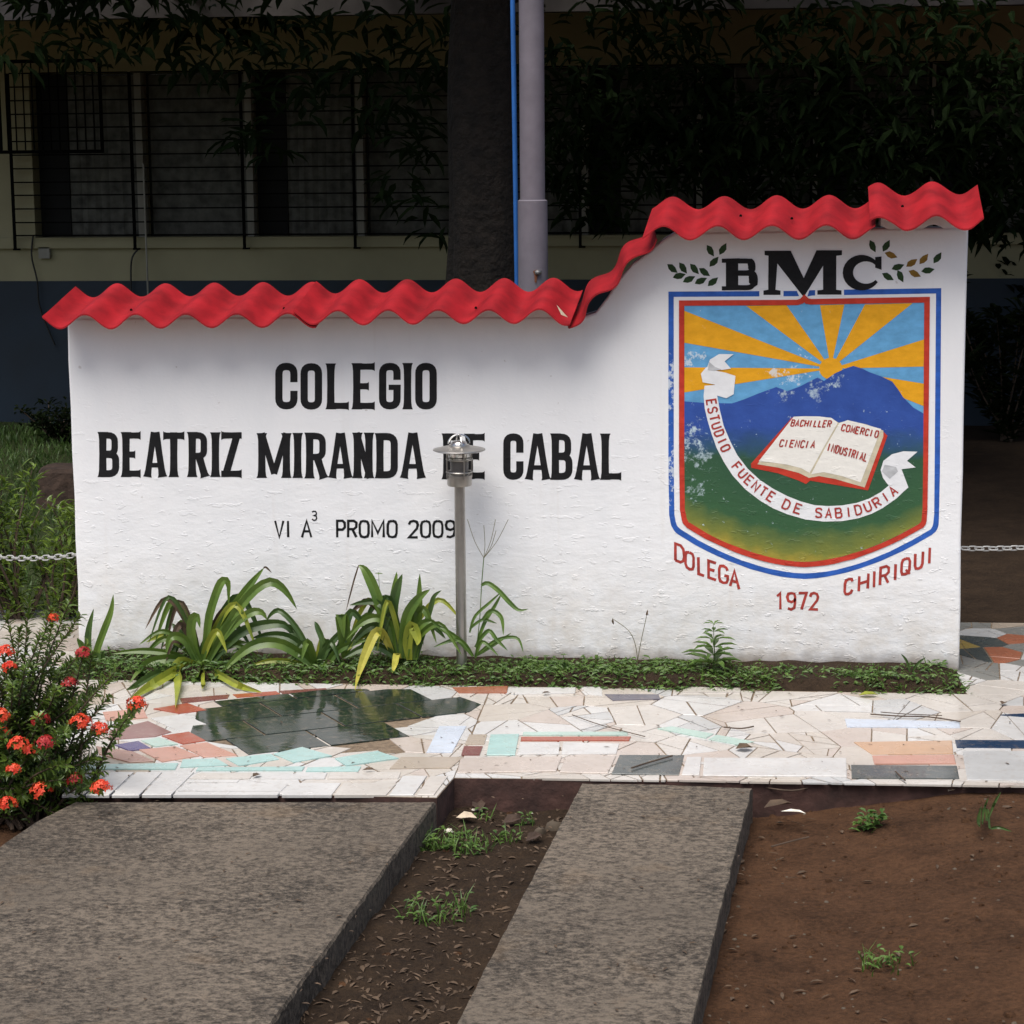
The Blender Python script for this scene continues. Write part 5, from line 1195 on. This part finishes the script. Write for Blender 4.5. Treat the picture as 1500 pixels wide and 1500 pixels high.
for (x, y, s), t in zip(FLOW, tips):
    m = MB(); n = int(34 * s) + 7; cr = .030 * s + .008
    for i in range(n):
        a = rg.uniform(0, 6.283); e = rg.uniform(-.15, 1.5); d = Vector((math.cos(a) * math.cos(e), math.sin(a) * math.cos(e), math.sin(e) * .8)); c = t + d * cr * rg.uniform(.75, 1.1); o = d.orthogonal().normalized(); bi = d.cross(o)
        for j in range(4):
            b = j * 1.5708 + a; m.leaf(c, o * math.cos(b) + bi * math.sin(b) + d * .15, d, .0125, .0075, .1, .05)
    part('flower_cluster', ix, m.v, m.f, 'ixbud' if (x, y) in ((103, 1003), (60, 1056), (110, 1142), (66, 1090), (122, 958)) else 'ixflower')

# ------------------------------------------------------------------ small things on the ground
def rock(c, s, seed, sq=(1, 1, .6)):
    rg = random.Random(seed); m = MB(); n, k = 7, 4
    for j in range(k + 1):
        e = -math.pi / 2 + math.pi * j / k
        for i in range(n):
            a = 6.283 * i / n; r = s * rg.uniform(.8, 1.15); m.v.append(Vector(c) + Vector((r * math.cos(a) * math.cos(e) * sq[0], r * math.sin(a) * math.cos(e) * sq[1], r * math.sin(e) * sq[2])))
    for j in range(k):
        for i in range(n): m.f.append((j * n + i, j * n + (i + 1) % n, (j + 1) * n + (i + 1) % n, (j + 1) * n + i))
    return m
for i, (x, y, s, lab) in enumerate(((695, 1182, .014, 'small white pebble left in the soil pocket'), (755, 1177, .016, 'white pebble in the middle of the soil pocket'), (657, 1212, .018, 'white chip beside the weeds in the soil pocket'), (778, 1181, .008, 'tiny white chip near the middle pebble'), (811, 1217, .032, 'pale upright pebble against the right slab edge'), (790, 1222, .024, 'pale pebble leaning at the foot of the right slab'), (826, 1172, .045, 'grey stone under the path edge at the right of the pocket'), (806, 1175, .03, 'grey stone chip left of the larger one under the path edge'))):
    p = onZ(x, y, -.105); p.z = soil_z(p.x, p.y) + s * .3; m = rock(p, s, 50 + i, (1, .7, 1.1) if i in (4, 5) else (1.1, 1, .6)); solo('pebble', m.v, m.f, 'petal' if i < 4 else ('pebble' if i < 6 else 'footing'), lab, 'pebble', 'pebbles in the soil pocket', True)
m = MB(); rg = random.Random(99)
for i in range(700):
    x, y = rg.uniform(-1.6, 3.0), rg.uniform(-4.6, FRR + .05); z = soil_z(x, y); s = rg.uniform(.002, .008) * (1.6 if rg.random() < .08 else 1); r_ = rock((x, y, z), s, i); m.add(r_.v, r_.f)
mc = MB()
for i in range(1500):
    x, y = rg.uniform(-1.6, 3.0), rg.uniform(-4.6, FRR + .05); s = rg.uniform(.004, .010) * (2.0 if rg.random() < .07 else 1); r_ = rock((x, y, soil_z(x, y)), s, i + 3000, (1, 1, .7)); mc.add(r_.v, r_.f)
struct('soil_clods', mc.v, mc.f, 'soil', True, 'stuff', 'crumbly brown clods lying on the bare soil', 'soil')
struct('gravel', m.v, m.f, 'pebble', True, 'stuff', 'small crumbs and grit scattered over the soil', 'gravel')
m = MB()
for i in range(1500):
    x, y = rg.uniform(-1.3, 2.8), rg.uniform(-4.6, FRR + .03)
    if i % 2:
        yy = rg.uniform(1150, 1500); p = onZ(rg.uniform(640 - .74 * (yy - 1168), 850 - .52 * (yy - 1143)), yy, -.1); x, y = p.x, p.y
    if x > .5 and rg.random() < .8: continue
    z = soil_z(x, y) + .006; a = rg.uniform(0, 6.28); m.leaf((x, y, z), (math.cos(a), math.sin(a), rg.uniform(-.05, .25)), (rg.uniform(-.3, .3), rg.uniform(-.3, .3), 1), rg.uniform(.01, .045), rg.uniform(.004, .016), .1)
for i in range(170):
    p = onZ(rg.uniform(0, 1100), rg.uniform(1150, 1480), 0.0); a = rg.uniform(0, 6.28)
    m.leaf((p.x, p.y, -.004), (math.cos(a), math.sin(a), .03), (0, 0, 1), rg.uniform(.008, .03), rg.uniform(.003, .010), .05)
for i in range(120):
    p = onZ(rg.uniform(150, 1490), rg.uniform(1010, 1135), 0.006); a = rg.uniform(0, 6.28)
    m.leaf((p.x, p.y, .006), (math.cos(a), math.sin(a), .03), (0, 0, 1), rg.uniform(.006, .028), rg.uniform(.002, .008), .05)
struct('leaf_litter', m.v, m.f, 'dry', False, 'stuff', 'dry brown leaf litter on the soil between the slabs', 'leaf litter')
def weedpatch(c, rad, n, label, seed, grp=None, L=.03, mat='weed', blades=.6):
    rg = random.Random(seed); ml = MB(); c = Vector(c)
    for _ in range(n):
        a, r = rg.uniform(0, 6.28), rad * math.sqrt(rg.random()); x, y = c.x + r * math.cos(a), c.y + r * math.sin(a); b = rg.uniform(0, 6.28); z = soil_z(x, y)
        if rg.random() < blades: ml.blade((x, y, z), (rg.uniform(-.4, .4), rg.uniform(-.4, .4), 1), rg.uniform(.03, .09), .005, (math.cos(b), math.sin(b)))
        else: ml.leaf((x, y, z + rg.uniform(.0, .05)), (math.cos(b), math.sin(b), .3), (0, 0, 1), L * rg.uniform(.6, 1.2), L * .45, .2)
    return solo('weed_patch', ml.v, ml.f, mat, label, 'weed', grp)
gp = 'weed tufts in the soil'
weedpatch(onZ(655, 1228, -.1), .10, 120, 'leafy weed tuft at the left of the soil pocket', 1, gp); weedpatch(onZ(690, 1240, -.1), .07, 70, 'weed tuft at the front of the soil pocket', 2, gp); weedpatch(onZ(705, 1193, -.1), .03, 18, 'tiny green seedling behind in the soil pocket', 3, gp); weedpatch(onZ(735, 1160, -.1), .03, 22, 'small weed under the path edge in the soil pocket', 4, gp)
weedpatch(onZ(1275, 1205, -.06), .045, 60, 'small leafy seedling on the bare soil at the right', 5, gp, .04, blades=.1); weedpatch(onZ(640, 1330, -.1), .12, 120, 'weed tuft growing along the edge of the left slab', 6, gp); weedpatch(onZ(1300, 1400, -.06), .08, 60, 'sparse weed tuft on the soil right of the slab', 7, gp)
weedpatch(onZ(740, 1228, -.1), .06, 40, 'sparse grassy weed in the middle of the soil pocket', 8, gp); weedpatch(onZ(625, 1236, -.1), .05, 50, 'grassy weed hugging the left slab in the soil pocket', 9, gp); weedpatch(onZ(775, 1205, -.1), .03, 18, 'tiny weed near the right slab in the soil pocket', 10, gp)
for x_, y_, L_, a_, l_ in ((705, 1187, .10, 1.9, 'upright brown leaf behind in the soil pocket'), (735, 1205, .09, .4, 'brown leaf in the middle of the soil pocket'), (668, 1195, .08, -.3, 'pale brown leaf near the path corner in the soil pocket'), (770, 1236, .08, .8, 'dark leaf in the front of the soil pocket')):
    p = onZ(x_, y_, -.1); z_ = soil_z(p.x, p.y) + .022; m = MB().leaf((p.x, p.y, z_), (math.cos(a_), math.sin(a_), .25), (0, -.4, 1), L_, L_ * .5, .2, .2); solo('fallen_leaf', m.v, m.f, 'sheetedge' if a_ < 0 else 'stump', l_, 'leaf', 'fallen leaves')
b = onZ(1440, 1215, -.06); s = root('grass_sprout', (b.x, b.y, b.z), 'grass sprout on the bare soil near the right edge', 'weed')
for pts in ([(1438, 1216), (1440, 1190), (1448, 1168)], [(1436, 1216), (1432, 1200), (1438, 1180)], [(1440, 1216), (1455, 1180), (1466, 1160)], [(1442, 1216), (1462, 1212), (1482, 1218)]): strap(s, pts, 4.0, b.y, .0, 'strap2')
def lying_leaf(px, L, W, ang, mat, label, z=.010):
    p = onZ(*px, z); m = MB().leaf(p - Vector((math.cos(ang), math.sin(ang), 0)) * L / 2, (math.cos(ang), math.sin(ang), .05), (0, 0, 1), L, W, .05, .2); return solo('fallen_leaf', m.v, m.f, mat, label, 'leaf', 'fallen leaves')
lying_leaf((1272, 1018), .085, .045, .1, 'strap3', 'yellow green fallen leaf on the tiles before the bed'); lying_leaf((1090, 1096), .07, .06, .3, 'dry', 'curled brown fallen leaf on the cream tiles'); lying_leaf((1470, 1030), .04, .03, 1.2, 'dry', 'dark scrap of leaf on the tiles at the right edge'); lying_leaf((1475, 1184), .05, .03, .4, 'dry', 'dark leaf on the bare soil at the right edge', -.04); lying_leaf((1162, 1190), .09, .03, -.2, 'petal', 'pale dry leaf on the soil beside the right slab', -.04); lying_leaf((1140, 1180), .12, .06, .5, 'dry', 'crumpled dark leaf below the path edge on the right', -.04); lying_leaf((1395, 1157), .05, .03, .8, 'sheetedge', 'tan leaf on the soil under the path edge', -.03); lying_leaf((376, 1136), .04, .03, 1.0, 'dry', 'small brown leaf on the white tile strip, left'); lying_leaf((540, 1128), .05, .03, .2, 'dry', 'brown leaf scrap beside the aqua tiles'); lying_leaf((800, 1000 + 15), .04, .02, .4, 'dry', 'brown leaf scrap on the white tiles before the bed')
def twig(pts, r, label, z=.008):
    m = MB().tube(smoothpath([onZ(*p, z + r) for p in pts], 12), r, 5); solo('twig', m.v, m.f, 'twig', label, 'twig', 'twigs on the path', True)
twig([(1275, 1046), (1320, 1049), (1360, 1050), (1407, 1057)], 0.0030, 'long brown twig on the tiles at the right'); twig([(1290, 1043), (1330, 1046), (1380, 1048)], 0.0020, 'thin twig lying next to the long one'); twig([(925, 1125), (950, 1117), (985, 1107)], 0.0035, 'brown stick on the dark slate tile'); twig([(838, 1047), (880, 1062), (945, 1079)], 0.0020, 'thin straight twig across the cream tiles'); twig([(1060, 1065), (1085, 1067), (1104, 1064)], .003, 'short curved twig on the cream tiles'); twig([(1112, 1152), (1160, 1158), (1200, 1150), (1225, 1146)], 0.0030, 'root like twig under the path edge', -.03); twig([(1130, 1240), (1160, 1232), (1185, 1226)], .003, 'pale straw on the bare soil', -.045); twig([(1312, 1130), (1318, 1136), (1326, 1143)], .003, 'straw on the second slate tile')
